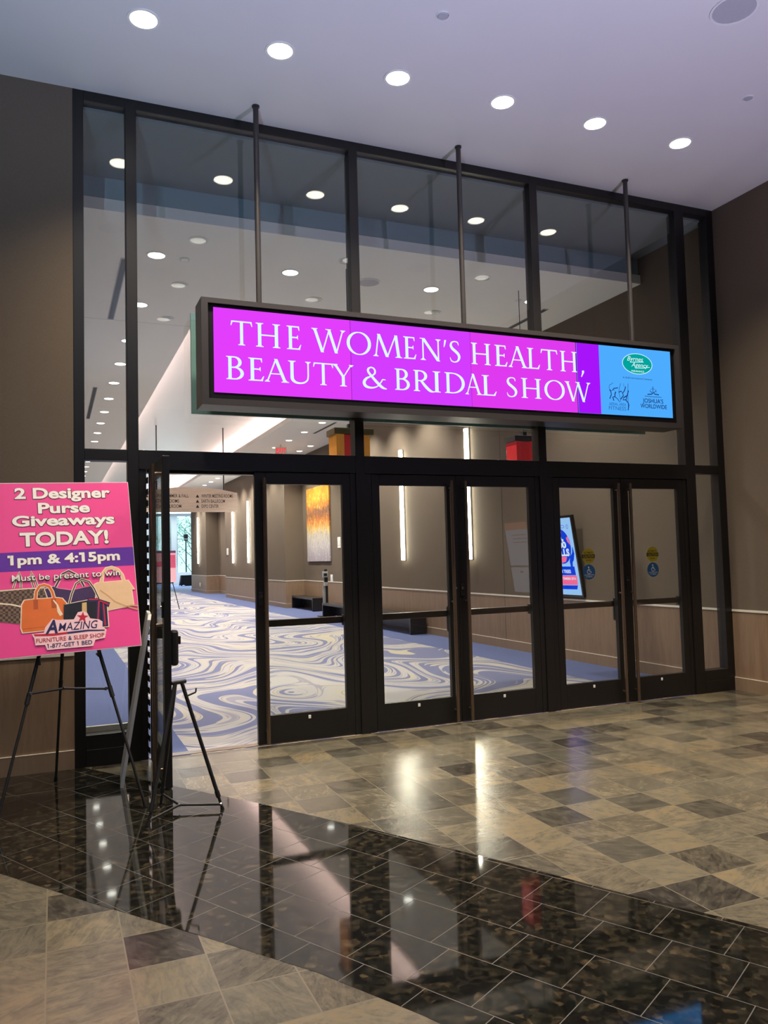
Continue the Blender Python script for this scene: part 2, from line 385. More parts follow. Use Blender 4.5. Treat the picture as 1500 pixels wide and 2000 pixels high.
# hall shell
struct(MB().box(XL-0.15, XL, 0.16, 54, 0, 6.2), 'wall_left_1', 'fabric')
struct(MB().box(14, 14.2, 38.5, 54, 0, 6.2), 'wall_right_1', 'white')
c = MB()
c.box(XL, XW+0.0, 1.26, 5.0, CZ, CZ+0.12)
c.box(XL, 1.92, 5.0, 54, CZ, CZ+0.12); c.box(5.57, 7.84, 5.0, 38.5, CZ, CZ+0.12); c.box(5.57, 14.0, 38.5, 54, CZ, CZ+0.12)
hc = struct(c, 'ceiling_1', 'ceil_hall')
struct(MB().box(XL, 2.0, 4.965, 4.975, CZ-0.001, CZ+0.01), 'control_joint', 'grey', hc)
c = MB(); c.box(1.5, 6.05, 4.9, 54, 5.70, 5.8); c.box(1.4, 1.5, 4.9, 54, CZ+0.12, 5.8); c.box(6.05, 6.15, 4.9, 54, CZ+0.12, 5.8); c.box(1.4, 6.15, 4.8, 4.9, CZ+0.12, 5.8)
struct(c, 'ceiling_2', 'white')
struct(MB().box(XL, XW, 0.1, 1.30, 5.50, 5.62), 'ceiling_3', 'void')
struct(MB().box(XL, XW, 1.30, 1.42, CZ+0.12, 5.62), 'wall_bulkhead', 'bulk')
struct(MB().box(XL-0.1, 14.2, 0.1, 54, 6.2, 6.3), 'roof', 'dark')

struct(MB().box(0.24, 0.575, 0.126, 0.15, 0.22, 0.295, 0.003), 'windowsill', 'rail')
# glazed front: posts and rails
tn = [1]
def trim(mb, mat='bronze'):
    tn[0] += 1; return struct(mb, f'trim_{tn[0]}', mat)
FB = 0.125
trim(MB().box(0.155, 0.24, 0, FB, 0, HC, 0.004)); trim(MB().box(7.095, 7.2, 0, FB, 0, HC, 0.004))
for x0, x1 in ((0.575, 0.665), (2.612, 2.702), (4.648, 4.742), (6.615, 6.75)):
    trim(MB().box(x0, x1, -0.002, FB, 0, HC, 0.004))
trim(MB().box(0.24, 7.095, 0, FB, 5.525, HC, 0.004))
BAYS = ((0.24, 0.575), (0.665, 2.612), (2.702, 4.648), (4.742, 6.615), (6.75, 7.095))
for i, (x0, x1) in enumerate(BAYS):
    door = i in (1, 2, 3)
    trim(MB().box(x0, x1, 0, FB, 2.412 if door else 2.48, 2.575, 0.003))
    if not door:
        s_ = MB().box(x0, x1, 0, FB, 0, 0.25, 0.003); s_.box(x0, x1, -0.004, FB, 0, 0.135, 0.003); trim(s_)
    else:
        trim(MB().box(x0, x0+(0.0605 if i == 1 else 0.07), 0.012, FB, 0, 2.412, 0.003)); trim(MB().box(x1-0.055, x1, 0.012, FB, 0, 2.412, 0.003))
        trim(MB().box(x0+0.07, x1-0.055, 0.045, FB, 2.385, 2.412))
        trim(MB().box(x0+0.07, x1-0.055, 0.02, FB, 0.0, 0.006), 'handle')
wn = [0]
def window(x0, x1, z0, z1, y=0.04):
    wn[0] += 1; struct(MB().box(x0-0.01, x1+0.01, y, y+0.01, z0-0.01, z1+0.01), f'window_{wn[0]}', 'glass')
for i, (x0, x1) in enumerate(BAYS):
    window(x0, x1, 2.575, 5.525)
    if i in (0, 4): window(x0, x1, 0.25, 2.48)

# door leaves (hinge at local x = 0, leaf towards +x or -x, front is -y)
M['dec_y'] = plain('yellow decal', lin(160, 142, 18), 0.5); M['dec_b'] = plain('blue decal', lin(24, 84, 128), 0.5)
M['dec_k'] = plain('black decal print', (0.01, 0.01, 0.01), 0.5); M['dec_w'] = plain('white decal print', (0.75, 0.78, 0.8), 0.5)
def door(n, hx, hy, width, sgn, rot, decals=False):
    root = bpy.data.objects.new(f'door_{n}', None); COL.objects.link(root); root['kind'] = 'structure'
    X = lambda a: sgn*a
    def bx(mb, a, b_, y0, y1, z0, z1, bev=0.003):
        x0, x1 = sorted((X(a), X(b_))); mb.box(x0, x1, y0, y1, z0, z1, bev); return mb
    zt = 2.405
    f = MB(); bx(f, 0, 0.078, 0, 0.05, 0.01, zt); bx(f, width-0.098, width, 0, 0.05, 0.01, zt)
    bx(f, 0.078, width-0.098, 0, 0.05, 2.30, zt); bx(f, 0.078, width-0.098, 0, 0.05, 0.01, 0.253)
    f.build('leaf_frame', 'bronze', root)
    bx(MB(), 0.07, width-0.09, 0.020, 0.028, 0.245, 2.308, 0).build('pane', 'glass', root)
    # pull bar with three brackets
    hxp = width-0.075
    h = MB().tube((X(hxp), -0.062, 0.02), (X(hxp), -0.062, 2.35), 0.0175, n=16).build('pull_handle', 'handle', root, smooth=False)
    for z in (0.13, 1.17, 2.28):
        MB().tube((X(hxp), 0.0, z), (X(hxp), -0.062, z), 0.011).build('bracket', 'handle', h)
    # panic bar on the hall side
    pb = bx(MB(), 0.06, width-0.05, 0.075, 0.125, 1.022, 1.082, 0.004).build('push_bar', 'pushbar', root)
    bx(MB(), width-0.095, width-0.015, 0.05, 0.105, 0.87, 1.13, 0.02).build('latch_housing', 'black', pb)
    bx(MB(), 0.0, 0.08, 0.05, 0.10, 1.0, 1.10, 0.006).build('end_cap', 'black', pb)
    l = bx(MB(), width-0.055, width-0.018, -0.012, 0.0, 1.22, 1.34, 0.004).build('lock_plate', 'black', root)
    MB().tube((X(width-0.037), -0.012, 1.30), (X(width-0.037), -0.022, 1.30), 0.014).build('lock_cylinder', 'chrome', l)
    m_ = (0.07+width-0.10)/2
    bx(MB(), m_-0.012, m_+0.012, -0.006, 0.0, 0.195, 0.225, 0.002).build('stop_button', 'white', root)
    if decals:
        B = basis((0, 0, 0), (1, 0, 0), (0, 0, 1), (0, -1, 0)); cx = X(0.43 if sgn > 0 else 0.452)
        def sp_(mb, name, mat, par): return mb.build(name, mat, par)
        y0 = -0.0195
        d = MB().prism(B, oval(cx, 1.575, 0.082, 0.082), y0, y0+0.0006).build('caution_decal', 'dec_y', root)
        k = MB(); k.prism(B, [(cx-.082, 1.553), (cx+.082, 1.553), (cx+.082, 1.592), (cx-.082, 1.592)], y0, y0+0.001)
        put_text(k, B, 'AUTOMATIC', cx-.062, cx+.062, 1.602, 1.620, y0+0.0012, 0.02); put_text(k, B, 'DOOR', cx-.032, cx+.032, 1.522, 1.538, y0+0.0012, 0.02)
        k.build('black_print', 'dec_k', d)
        k = MB(); put_text(k, B, 'CAUTION', cx-.068, cx+.068, 1.560, 1.585, y0+0.0016, 0.02); k.build('caution_word', 'dec_y', d)
        d = MB().prism(B, oval(cx, 1.405, 0.080, 0.080), y0, y0+0.0006).build('access_decal', 'dec_b', root)
        k = MB(); k.prism(B, oval(cx-.004, 1.455, .009, .009, 12), y0, y0+.001)
        k.strip(B, [(cx-.003, 1.443), (cx, 1.415), (cx+.022, 1.413), (cx+.030, 1.395)], .007, y0, y0+.001)
        k.strip(B, [(cx-.001, 1.430), (cx+.018, 1.430)], .006, y0, y0+.001)
        k.strip(B, oval(cx-.001, 1.409, .022, .022, 14, R(100), R(345)), .006, y0, y0+.001)
        put_text(k, B, 'ACTIVATE SWITCH', cx-.062, cx+.062, 1.368, 1.380, y0+.0012, 0.01); put_text(k, B, 'TO OPERATE', cx-.042, cx+.042, 1.350, 1.361, y0+.0012, 0.01)
        k.build('white_symbol', 'dec_w', d)
    root.location = (hx, hy, 0); root.rotation_euler = (0, 0, rot)
    return root
d1 = door(1, 0.737, -0.045, 0.915, 1, R(-90))
hg = MB()
for k in range(24): hg.box(-0.075, 0.0, -0.0115, -0.001, 0.06+k*0.097, 0.06+k*0.097+0.05, 0.002)
hg.build('gear_hinge', 'bronze', d1, origin=(0, 0, 0))
door(2, 2.556, 0.014, 0.904, -1, 0); door(3, 2.775, 0.014, 0.888, 1, 0); door(4, 4.591, 0.014, 0.922, -1, 0)
door(5, 4.815, 0.014, 0.872, 1, 0, True); door(6, 6.558, 0.014, 0.865, -1, 0, True)

# ------------------------------------------------------------------ CEILING FITTINGS
M['lens_lobby'] = emit('lit lamp lens lobby', (1.0, 0.93, 0.78), 14.0); M['lens_back'] = emit('dimmed lamp lens', (1.0, 0.95, 0.85), 4.0)
M['lens_hall'] = emit('lit lamp lens hall', (1.0, 0.96, 0.86), 9.0); M['lens_mirrored'] = plain('dark frosted lens', (0.55, 0.57, 0.55), 0.4)
def downlight(x, y, z, r, mat, label, group):
    t = thing('downlight', label, 'ceiling light', (x, y, z), group)
    MB().ring((x, y), r, r*1.2, z-0.006, z+0.002).build('trim_ring', 'white', t)
    mb = MB(); n = 24
    prof = [(r, -0.002), (r*0.8, -0.010), (r*0.4, -0.015)]
    rings = [[mb.bm.verts.new((x+rr*math.cos(2*math.pi*i/n), y+rr*math.sin(2*math.pi*i/n), z+dz)) for i in range(n)] for rr, dz in prof]
    for a, b_ in zip(rings, rings[1:]):
        for i in range(n): mb.bm.faces.new((a[i], a[(i+1) % n], b_[(i+1) % n], b_[i]))
    mb.bm.faces.new(rings[-1]); mb.build('lens', mat, t); return t
def dup(root, loc, label, group=None):
    r_ = root.copy(); COL.objects.link(r_); r_.location = loc; r_['label'] = label
    if group: r_['group'] = group
    for ch in list(root.children):
        c_ = ch.copy(); COL.objects.link(c_); c_.parent = r_
        for g_ in ch.children:
            e_ = g_.copy(); COL.objects.link(e_); e_.parent = c_
    return r_
ordn = ('first', 'second', 'third', 'fourth', 'fifth', 'sixth')
p0 = None
for i, x in enumerate(LOBBY_XS):
    lb = f'bright round lobby ceiling downlight, {ordn[i]} from the left in the row of six'
    p0 = downlight(x, -1.08, HC, 0.098, 'lens_lobby', lb, 'lobby downlights in a row above the glass front') if p0 is None else (dup(p0, (x, -1.08, HC), lb), p0)[1]
p1 = None
for y in (-2.75, -4.45, -6.15):
    for x in (-0.35, 1.67, 3.68, 5.71):
        lb = 'dimmed round downlight on the lobby ceiling behind the viewer'
        p1 = downlight(x, y, HC, 0.098, 'lens_back', lb, 'dimmed lobby downlights') if p1 is None else (dup(p1, (x, y, HC), lb), p1)[1]
p2 = None
for i, y in enumerate(HALL_L):
    lb = 'hall ceiling downlight seen through the narrow glass pane, in a long receding line'
    if i == 0: lb = 'brightest hall downlight seen through the second glass pane, above the sign corner'
    if i == 1: lb = 'hall downlight half hidden by the post between the first and second panes'
    gp = 'hall downlights in the long line behind the narrow pane' if i > 1 else None
    if p2 is None: p2 = downlight(1.1, y, CZ, 0.095, 'lens_hall', lb, None)
    else:
        q = dup(p2, (1.1, y, CZ), lb)
        if gp: q['group'] = gp
for i, y in enumerate(HALL_R):
    q = dup(p2, (6.45, y, CZ), 'white downlight in the far line on the hall ceiling beyond the pink lit cove'); q['group'] = 'hall downlights beyond the cove'
for i, (x, y) in enumerate(HALL_ROW):
    dup(p2, (x, y, CZ), ('hall downlight behind the glass just above the sign, between the first and middle sign rods', 'hall downlight behind the glass above the sign, left of the middle sign rod', 'small bright hall downlight beside the third tall glass post')[i])
for i, (x, y) in enumerate(HALL_ALC):
    q = dup(p2, (x, y, CZ), 'small downlight over the recess with the painting, seen under the sign'); q['group'] = 'recess downlights over the painting'
def disc(name, x, y, z, r, mat, label, cat, inner=None):
    t = thing(name, label, cat, (x, y, z))
    MB().ring((x, y), r*0.9, r, z-0.008, z+0.001).build('rim', 'white', t)
    MB().tube((x, y, z), (x, y, z-0.012 if inner else z-0.005), r*0.9, r*(0.7 if inner else 0.9), 24).build('cover', mat, t); return t
disc('ceiling_speaker', 4.669, -2.719, HC, 0.17, 'grey', 'large round grey ceiling speaker in the top corner of the lobby ceiling', 'speaker')
disc('sprinkler_cover', 2.668, -1.894, HC, 0.05, 'grey', 'small round cover plate on the lobby ceiling above the middle of the downlight row', 'sprinkler cover', 1)
disc('sprinkler_cover', 5.704, -1.898, HC, 0.045, 'grey', 'small round cover plate on the lobby ceiling near the dark side wall', 'sprinkler cover', 1)
disc('ceiling_speaker', 0.64, -2.72, HC, 0.17, 'grey', 'round grey lobby ceiling speaker above the poster easel, out of direct view', 'speaker')
disc('ceiling_speaker', 3.74, 2.34, CZ, 0.15, 'grey', 'round grey speaker on the hall ceiling behind the second tall glass post', 'speaker')
disc('smoke_detector', 1.42, 2.31, CZ, 0.06, 'white', 'small white detector on the hall ceiling beside the brightest hall downlight', 'smoke detector', 1)
disc('smoke_detector', 6.0, 2.35, CZ, 0.05, 'white', 'small white detector on the hall ceiling behind the third tall glass post', 'smoke detector', 1)
p3 = None  # discs on the hall ceiling standing for lobby downlights mirrored in the glass
for x, y, lb in ((1.48, 1.70, 'stand-in for a mirrored lobby downlight behind the second pane, above the brightest hall light'), (3.23, 1.75, 'stand-in for a mirrored lobby downlight, hidden partly by the second tall post'), (5.08, 1.75, 'stand-in for a mirrored lobby downlight between the middle rod and the third tall post'),
                 (1.50, 3.18, 'stand-in for a mirrored lobby downlight, below the brightest hall light'), (3.29, 3.20, 'stand-in for a mirrored lobby downlight just above the sign near the second post'), (5.11, 3.21, 'stand-in for a mirrored lobby downlight just above the sign under the middle rod'), (1.53, 4.65, 'stand-in for a mirrored lobby downlight next to the ceiling joint line')):
    if p3 is None: p3 = downlight(x, y, CZ, 0.09, 'lens_mirrored', lb, None)
    else: dup(p3, (x, y, CZ), lb)
def slot(x, y0, y1, label):
    t = thing('slot_diffuser', label, 'air vent', (x, (y0+y1)/2, CZ))
    MB().box(x-0.045, x+0.045, y0, y1, CZ-0.004, CZ+0.001).build('frame', 'grey', t)
    MB().box(x-0.032, x+0.032, y0+0.03, y1-0.03, CZ-0.006, CZ).build('slot', 'dark', t)
slot(0.77, 2.50, 4.95, 'long dark slot air vent on the hall ceiling behind the upper narrow pane')
slot(0.78, 9.65, 13.3, 'farther dark slot air vent behind the narrow pane, lower one beside the far downlights')
slot(6.60, 2.55, 4.9, 'dark slot air vent on the hall ceiling just right of the third tall post')
slot(6.78, 12.3, 14.2, 'dark slot air vent on the far ceiling above the mirrored amber lantern')

# exit sign on a far ceiling
t = thing('exit_sign', 'small red lit exit sign hanging on the far hall ceiling below the display', 'exit sign', (6.45, 16.5, CZ))
M['exit'] = emit('red exit letters', (1.0, 0.05, 0.06), 1.2)
MB().box(6.27, 6.63, 16.48, 16.52, CZ-0.31, CZ-0.07, 0.005).build('housing', 'white', t)
MB().box(6.43, 6.47, 16.49, 16.51, CZ-0.07, CZ).build('canopy', 'white', t)
mb = MB(); put_text(mb, basis((6.30, 16.478, CZ-0.28), (1, 0, 0), (0, 0, 1), (0, -1, 0)), 'EXIT', 0, 0.30, 0.02, 0.17, 0.001, 0.03); mb.build('lettering', 'exit', t)

# ------------------------------------------------------------------ HANGING DISPLAY
SX0, SX1, SZ0, SZ1, SY0, SY1 = 1.125, 6.18, 2.905, 3.80, -0.43, -0.15
sign = thing('hanging_display', 'long electronic sign with a glowing magenta message hanging on three rods before the glass doors', 'sign', ((SX0+SX1)/2, -0.29, SZ0))
mb = MB(); th = 0.055
BC = basis((0, SY1, 0), (1, 0, 0), (0, 0, 1), (0, -1, 0)); tt = th-0.012; dp = SY1-SY0
mb.prism(BC, [(SX0, SZ1), (SX1, SZ1), (SX1-th, SZ1-tt), (SX0+th, SZ1-tt)], 0, dp); mb.prism(BC, [(SX0, SZ0), (SX1, SZ0), (SX1-th, SZ0+th), (SX0+th, SZ0+th)], 0, dp)
mb.prism(BC, [(SX0, SZ0), (SX0, SZ1), (SX0+th, SZ1-tt), (SX0+th, SZ0+th)], 0, dp); mb.prism(BC, [(SX1, SZ0), (SX1, SZ1), (SX1-th, SZ1-tt), (SX1-th, SZ0+th)], 0, dp)
mb.build('casing', 'signmetal', sign)
MB().box(SX0+0.01, SX1-0.01, SY1-0.02, SY1+0.006, SZ0+0.01, SZ1-0.01).build('back_panel', 'silver', sign)
MB().box(SX0+0.04, SX1-0.04, -0.405, -0.20, SZ0+0.04, SZ1-0.03).build('bezel', 'bezelk', sign)
for x in (1.65, 3.662, 5.695):
    rd = MB().tube((x, -0.27, SZ1-0.01), (x, -0.27, HC), 0.024, n=18).build('rod', 'signmetal', sign)
    MB().tube((x, -0.27, HC), (x, -0.27, HC-0.012), 0.034, n=18).build('rod_collar', 'signmetal', rd)
rdp = thing('sign_mirror_panel', 'teal grey panel standing for the mirrored back of the hanging sign, behind the glass', 'mirror stand-in', (3.65, 0.15, 2.93))  # opaque panel standing for the sign back mirrored in the glass; brackets added
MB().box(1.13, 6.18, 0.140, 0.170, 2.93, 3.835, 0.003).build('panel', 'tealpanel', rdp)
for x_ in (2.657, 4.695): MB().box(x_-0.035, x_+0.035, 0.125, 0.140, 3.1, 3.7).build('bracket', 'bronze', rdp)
XS = [1.225, 2.4365, 3.648, 4.862, 6.075]; Z0, Z1 = 3.015, 3.728
M['mag'] = emit('magenta screen', lin(226, 62, 252), 1.0); M['mag2'] = emit('violet magenta screen', lin(212, 60, 254), 1.0); M['mag3'] = emit('pink magenta screen', lin(224, 58, 240), 1.0)
M['pur'] = emit('purple screen', lin(168, 20, 250), 1.0); M['sky'] = emit('sky blue screen', lin(78, 172, 255), 1.0); M['cy'] = emit('pale cyan screen text', lin(214, 250, 255), 1.05)
M['teal'] = emit('teal screen', lin(0, 168, 160), 0.95); M['navy'] = emit('navy screen text', lin(22, 50, 110), 1.0); M['navy2'] = emit('steel blue screen text', lin(40, 95, 165), 1.0)
BS = basis((0, -0.405, 0), (1, 0, 0), (0, 0, 1), (0, -1, 0))
pans = []
for i in range(4):
    a, b_ = XS[i]+0.0025, XS[i+1]-(0.0025 if i != 2 else 0.009)
    if i < 3: pans.append(MB().prism(BS, [(a, Z0), (b_, Z0), (b_, Z1), (a, Z1)], 0, 0.005).build('screen_panel', ('mag', 'mag2', 'mag3')[i], sign))
    else:
        p4 = MB().prism(BS, [(a, Z0), (b_, Z0), (b_, Z1), (a, Z1)], 0, 0.005).build('screen_panel', 'sky', sign); pans.append(p4)
        MB().prism(BS, [(a, Z0), (5.14, Z0), (5.14, Z1), (a, Z1)], 0.005, 0.0055).build('purple_field', 'pur', p4)

# Roman capitals: list of convex 2D pieces per letter, cap height 1
def G():
    K, T = 0.125, 0.055
    def serif(x, y, l, up, h=0.035):
        s = 1 if up else -1
        return [[(x-l, y), (x+l, y), (x+l*0.9, y+s*h), (x-l*0.9, y+s*h)], [(x-l*0.62, y+s*h), (x+l*0.62, y+s*h), (x+l*0.36, y+s*h*2.6), (x-l*0.36, y+s*h*2.6)]]
    def stem(x, t=K, top=True, bot=True):
        o = [[(x-t/2, 0), (x+t/2, 0), (x+t/2, 1), (x-t/2, 1)]]
        l = t/2+0.085
        if bot: o += serif(x, 0, l, True)
        if top: o += serif(x, 1, l, False)
        return o
    def dg(x0, y0, x1, y1, t): return [[(x0-t/2, y0), (x0+t/2, y0), (x1+t/2, y1), (x1-t/2, y1)]]
    def hb(x0, x1, y, t=T): return [[(x0, y-t/2), (x1, y-t/2), (x1, y+t/2), (x0, y+t/2)]]
    def path(pts, ws):
        o = []; n = len(pts); P = [Vector(p) for p in pts]; L, Q = [], []
        for i in range(n):
            d = (P[min(i+1, n-1)]-P[max(i-1, 0)]).normalized(); nn = Vector((-d.y, d.x))*ws[i]/2; L.append(P[i]+nn); Q.append(P[i]-nn)
        for i in range(n-1): o.append([tuple(L[i]), tuple(L[i+1]), tuple(Q[i+1]), tuple(Q[i])])
        return o
    def arc(cx, cy, rx, ry, a0, a1, n=18): return [(cx+rx*math.cos(R(a0+(a1-a0)*i/n)), cy+ry*math.sin(R(a0+(a1-a0)*i/n))) for i in range(n+1)]
    def bowl(cx, cy, rx, ry, a0, a1, n=20):
        pts = arc(cx, cy, rx, ry, a0, a1, n); ws = [T*0.8+(K*1.05-T*0.8)*abs(math.cos(R(a0+(a1-a0)*i/n)))**1.3 for i in range(n+1)]
        return path(pts, ws)
    def smooth(pts, k=6):
        out = []; n = len(pts)
        for i in range(n-1):
            p0, p1, p2, p3 = [Vector(pts[max(0, min(n-1, j))]) for j in (i-1, i, i+1, i+2)]
            for s in range(k):
                t = s/k; out.append(tuple(0.5*((2*p1)+(p2-p0)*t+(2*p0-5*p1+4*p2-p3)*t*t+(3*p1-p0-3*p2+p3)*t**3)))
        out.append(tuple(pts[-1])); return out
    def wpath(pts, ws, k=6):
        sp = smooth(pts, k); sw = [w[0] for w in smooth([(w, 0) for w in ws], k)]; return path(sp, sw)
    g = {}
    g['T'] = stem(0.45, top=False) + hb(0.03, 0.87, 0.972) + [[(0.0, 0.80), (0.03, 0.80), (0.085, 0.95), (0.03, 1.0)], [(0.90, 0.80), (0.87, 0.80), (0.815, 0.95), (0.87, 1.0)]]
    g['I'] = stem(0.15)
    g['H'] = stem(0.15) + stem(0.78) + hb(0.15, 0.78, 0.50)
    arms = lambda r: hb(0.15, r, 0.972) + hb(0.15, r-0.07, 0.515) + hb(0.15, r+0.03, 0.03) + [[(r-0.055, 0.96), (r, 0.99), (r+0.01, 0.82), (r-0.015, 0.82)], [(r-0.11, 0.51), (r-0.075, 0.61), (r-0.05, 0.61), (r-0.05, 0.42)], [(r-0.05, 0.04), (r+0.02, 0.01), (r+0.075, 0.22), (r+0.045, 0.22)]]
    g['E'] = stem(0.15) + arms(0.50)
    g['L'] = stem(0.15) + hb(0.15, 0.54, 0.03) + [[(0.47, 0.04), (0.54, 0.01), (0.60, 0.22), (0.57, 0.22)]]
    g['W'] = dg(0.10, 1, 0.42, -0.02, K) + dg(0.42, -0.02, 0.70, 0.92, T) + dg(0.70, 1, 1.01, -0.02, K) + dg(1.01, -0.02, 1.30, 1, T) + serif(0.10, 1, 0.13, False) + serif(0.68, 1, 0.12, False)[:1] + serif(1.30, 1, 0.11, False)
    g['M'] = dg(0.12, 0, 0.24, 1, T) + dg(0.245, 1, 0.60, 0.0, K) + dg(0.60, 0, 0.97, 1, T) + dg(0.975, 1, 1.09, 0, K) + serif(0.12, 0, 0.11, True) + serif(1.09, 0, 0.15, True)
    g['N'] = stem(0.15, T, top=False) + dg(0.16, 1, 0.80, -0.01, K*1.1) + stem(0.80, T, bot=False) + serif(0.12, 1, 0.10, False)[:1]
    g['A'] = dg(0.10, 0, 0.43, 1.0, T) + dg(0.43, 1.02, 0.78, 0, K) + hb(0.22, 0.66, 0.36, 0.045) + serif(0.10, 0, 0.10, True) + serif(0.78, 0, 0.15, True)
    g['O'] = bowl(0.5, 0.5, 0.445, 0.485, 0, 360, 40)
    g['D'] = stem(0.15) + hb(0.12, 0.36, 0.975) + hb(0.12, 0.36, 0.025) + bowl(0.34, 0.5, 0.49, 0.475, -90, 90)
    g['B'] = stem(0.15) + hb(0.12, 0.32, 0.975) + hb(0.12, 0.34, 0.525) + hb(0.12, 0.34, 0.025) + bowl(0.30, 0.755, 0.24, 0.222, -90, 90) + bowl(0.32, 0.275, 0.30, 0.25, -90, 90)
    g['R'] = stem(0.15) + hb(0.12, 0.32, 0.975) + hb(0.12, 0.34, 0.505) + bowl(0.30, 0.74, 0.27, 0.235, -90, 90) + wpath([(0.36, 0.50), (0.55, 0.25), (0.76, 0.05), (0.95, 0.0)], [0.10, 0.13, 0.12, 0.03])
    g['U'] = [[(0.09, 0.34), (0.21, 0.34), (0.21, 1), (0.09, 1)], [(0.745, 0.34), (0.80, 0.34), (0.80, 1), (0.745, 1)]] + serif(0.15, 1, 0.15, False) + serif(0.772, 1, 0.11, False) + \
        wpath([(0.15, 0.36), (0.17, 0.17), (0.29, 0.05), (0.46, 0.02), (0.62, 0.06), (0.74, 0.18), (0.772, 0.36)], [K, K, 0.10, 0.075, 0.07, 0.06, T])
    g['Y'] = dg(0.10, 1, 0.45, 0.44, K) + dg(0.47, 0.44, 0.80, 1, T) + [[(0.39, 0), (0.515, 0), (0.515, 0.47), (0.39, 0.47)]] + serif(0.452, 0, 0.15, True) + serif(0.10, 1, 0.12, False) + serif(0.81, 1, 0.10, False)
    g['S'] = wpath([(0.47, 0.80), (0.44, 0.93), (0.30, 0.975), (0.15, 0.92), (0.10, 0.78), (0.17, 0.64), (0.31, 0.53), (0.45, 0.40), (0.50, 0.25), (0.43, 0.09), (0.27, 0.02), (0.11, 0.07), (0.05, 0.22)], [0.02, 0.05, 0.05, 0.07, 0.11, 0.13, 0.13, 0.13, 0.12, 0.08, 0.05, 0.05, 0.02])
    g['&'] = wpath([(0.98, 0.42), (0.86, 0.43), (0.78, 0.30), (0.62, 0.10), (0.38, 0.02), (0.15, 0.08), (0.08, 0.26), (0.18, 0.44), (0.38, 0.56), (0.53, 0.70), (0.52, 0.88), (0.40, 0.965), (0.27, 0.90), (0.26, 0.76), (0.38, 0.58), (0.62, 0.28), (0.84, 0.06), (1.02, 0.0)],
                  [0.03, 0.05, 0.05, 0.05, 0.08, 0.12, 0.12, 0.10, 0.06, 0.07, 0.07, 0.06, 0.08, 0.09, 0.10, 0.12, 0.11, 0.03])
    g[','] = [[(0.05, 0.10), (0.15, 0.12), (0.16, 0.02), (0.03, -0.22), (0.0, -0.20), (0.06, 0.0)]]
    g["'"] = [[(0.06, 1.0), (0.16, 1.0), (0.10, 0.78), (0.04, 0.66), (0.02, 0.68)]]
    return g
GL = G()
LINE1 = [('T', 1.369, 1.553), ('H', 1.581, 1.795), ('E', 1.851, 1.98), ('W', 2.074, 2.388), ('O', 2.399, 2.631), ('M', 2.651, 2.936), ('E', 2.95, 3.078), ('N', 3.116, 3.332), ("'", 3.362, 3.39), ('S', 3.425, 3.536), ('H', 3.652, 3.863), ('E', 3.909, 4.05), ('A', 4.06, 4.281), ('L', 4.276, 4.421), ('T', 4.433, 4.63), ('H', 4.661, 4.863), (',', 4.908, 4.946)]
LINE2 = [('B', 1.327, 1.475), ('E', 1.513, 1.648), ('A', 1.652, 1.866), ('U', 1.858, 2.063), ('T', 2.083, 2.267), ('Y', 2.258, 2.458), ('&', 2.542, 2.775), ('B', 2.855, 3.003), ('R', 3.041, 3.252), ('I', 3.238, 3.319), ('D', 3.361, 3.573), ('A', 3.577, 3.759), ('L', 3.758, 3.917), ('S', 4.032, 4.148), ('H', 4.195, 4.424), ('O', 4.462, 4.702), ('W', 4.706, 5.016)]
def roman(mb, line, zb, h):
    for i, (ch, a, b_) in enumerate(line):
        ps = GL[ch]; xs = [p[0] for q in ps for p in q]; x0, x1 = min(xs), max(xs); s = (b_-a)/(x1-x0)
        for j, q in enumerate(ps):
            mb.prism(BS, [(a+(x-x0)*s, zb+y*h) for x, y in q], 0.0055, 0.0068+0.00004*(j % 3))
for ln_, zb_, h_ in [(LINE1[a:b_], 3.424, 0.205) for a, b_ in ((0, 3), (3, 10), (10, 17))] + [(LINE2[a:b_], 3.130, 0.195) for a, b_ in ((0, 6), (6, 7), (7, 13), (13, 17))]:
    mb = MB(); roman(mb, ln_, zb_, h_); mb.build('message_lettering', 'cy', sign)
# the sponsor corner of the screen
E5 = 0.0056
lg = MB().prism(BS, oval(5.629, 3.565, 0.197, 0.110), 0.005, 0.0054).build('oval_outline', M['cy'], p4)
lg = MB().prism(BS, oval(5.629, 3.565, 0.190, 0.104), 0.005, E5).build('oval_logo', 'teal', p4)
mb = MB(); put_text(mb, BS, 'Byrnes', 5.497, 5.706, 3.592, 3.640, E5+.0004, 0.0, 0.35); put_text(mb, BS, 'Agency', 5.549, 5.772, 3.532, 3.577, E5+.0004, 0.0, 0.35)
mb.strip(BS, [(5.535, 3.578), (5.62, 3.583), (5.712, 3.590)], .006, E5, E5+.0004); mb.strip(BS, [(5.60, 3.520), (5.70, 3.525), (5.79, 3.540)], .006, E5, E5+.0004)
put_text(mb, BS, 'INSURANCE', 5.548, 5.712, 3.478, 3.496, E5+.0004, 0.01); mb.build('oval_lettering', 'cy', lg)
mb = MB(); put_text(mb, BS, 'A HUB International Company', 5.430, 5.816, 3.402, 3.421, E5); mb.build('caption_lettering', 'navy', p4)
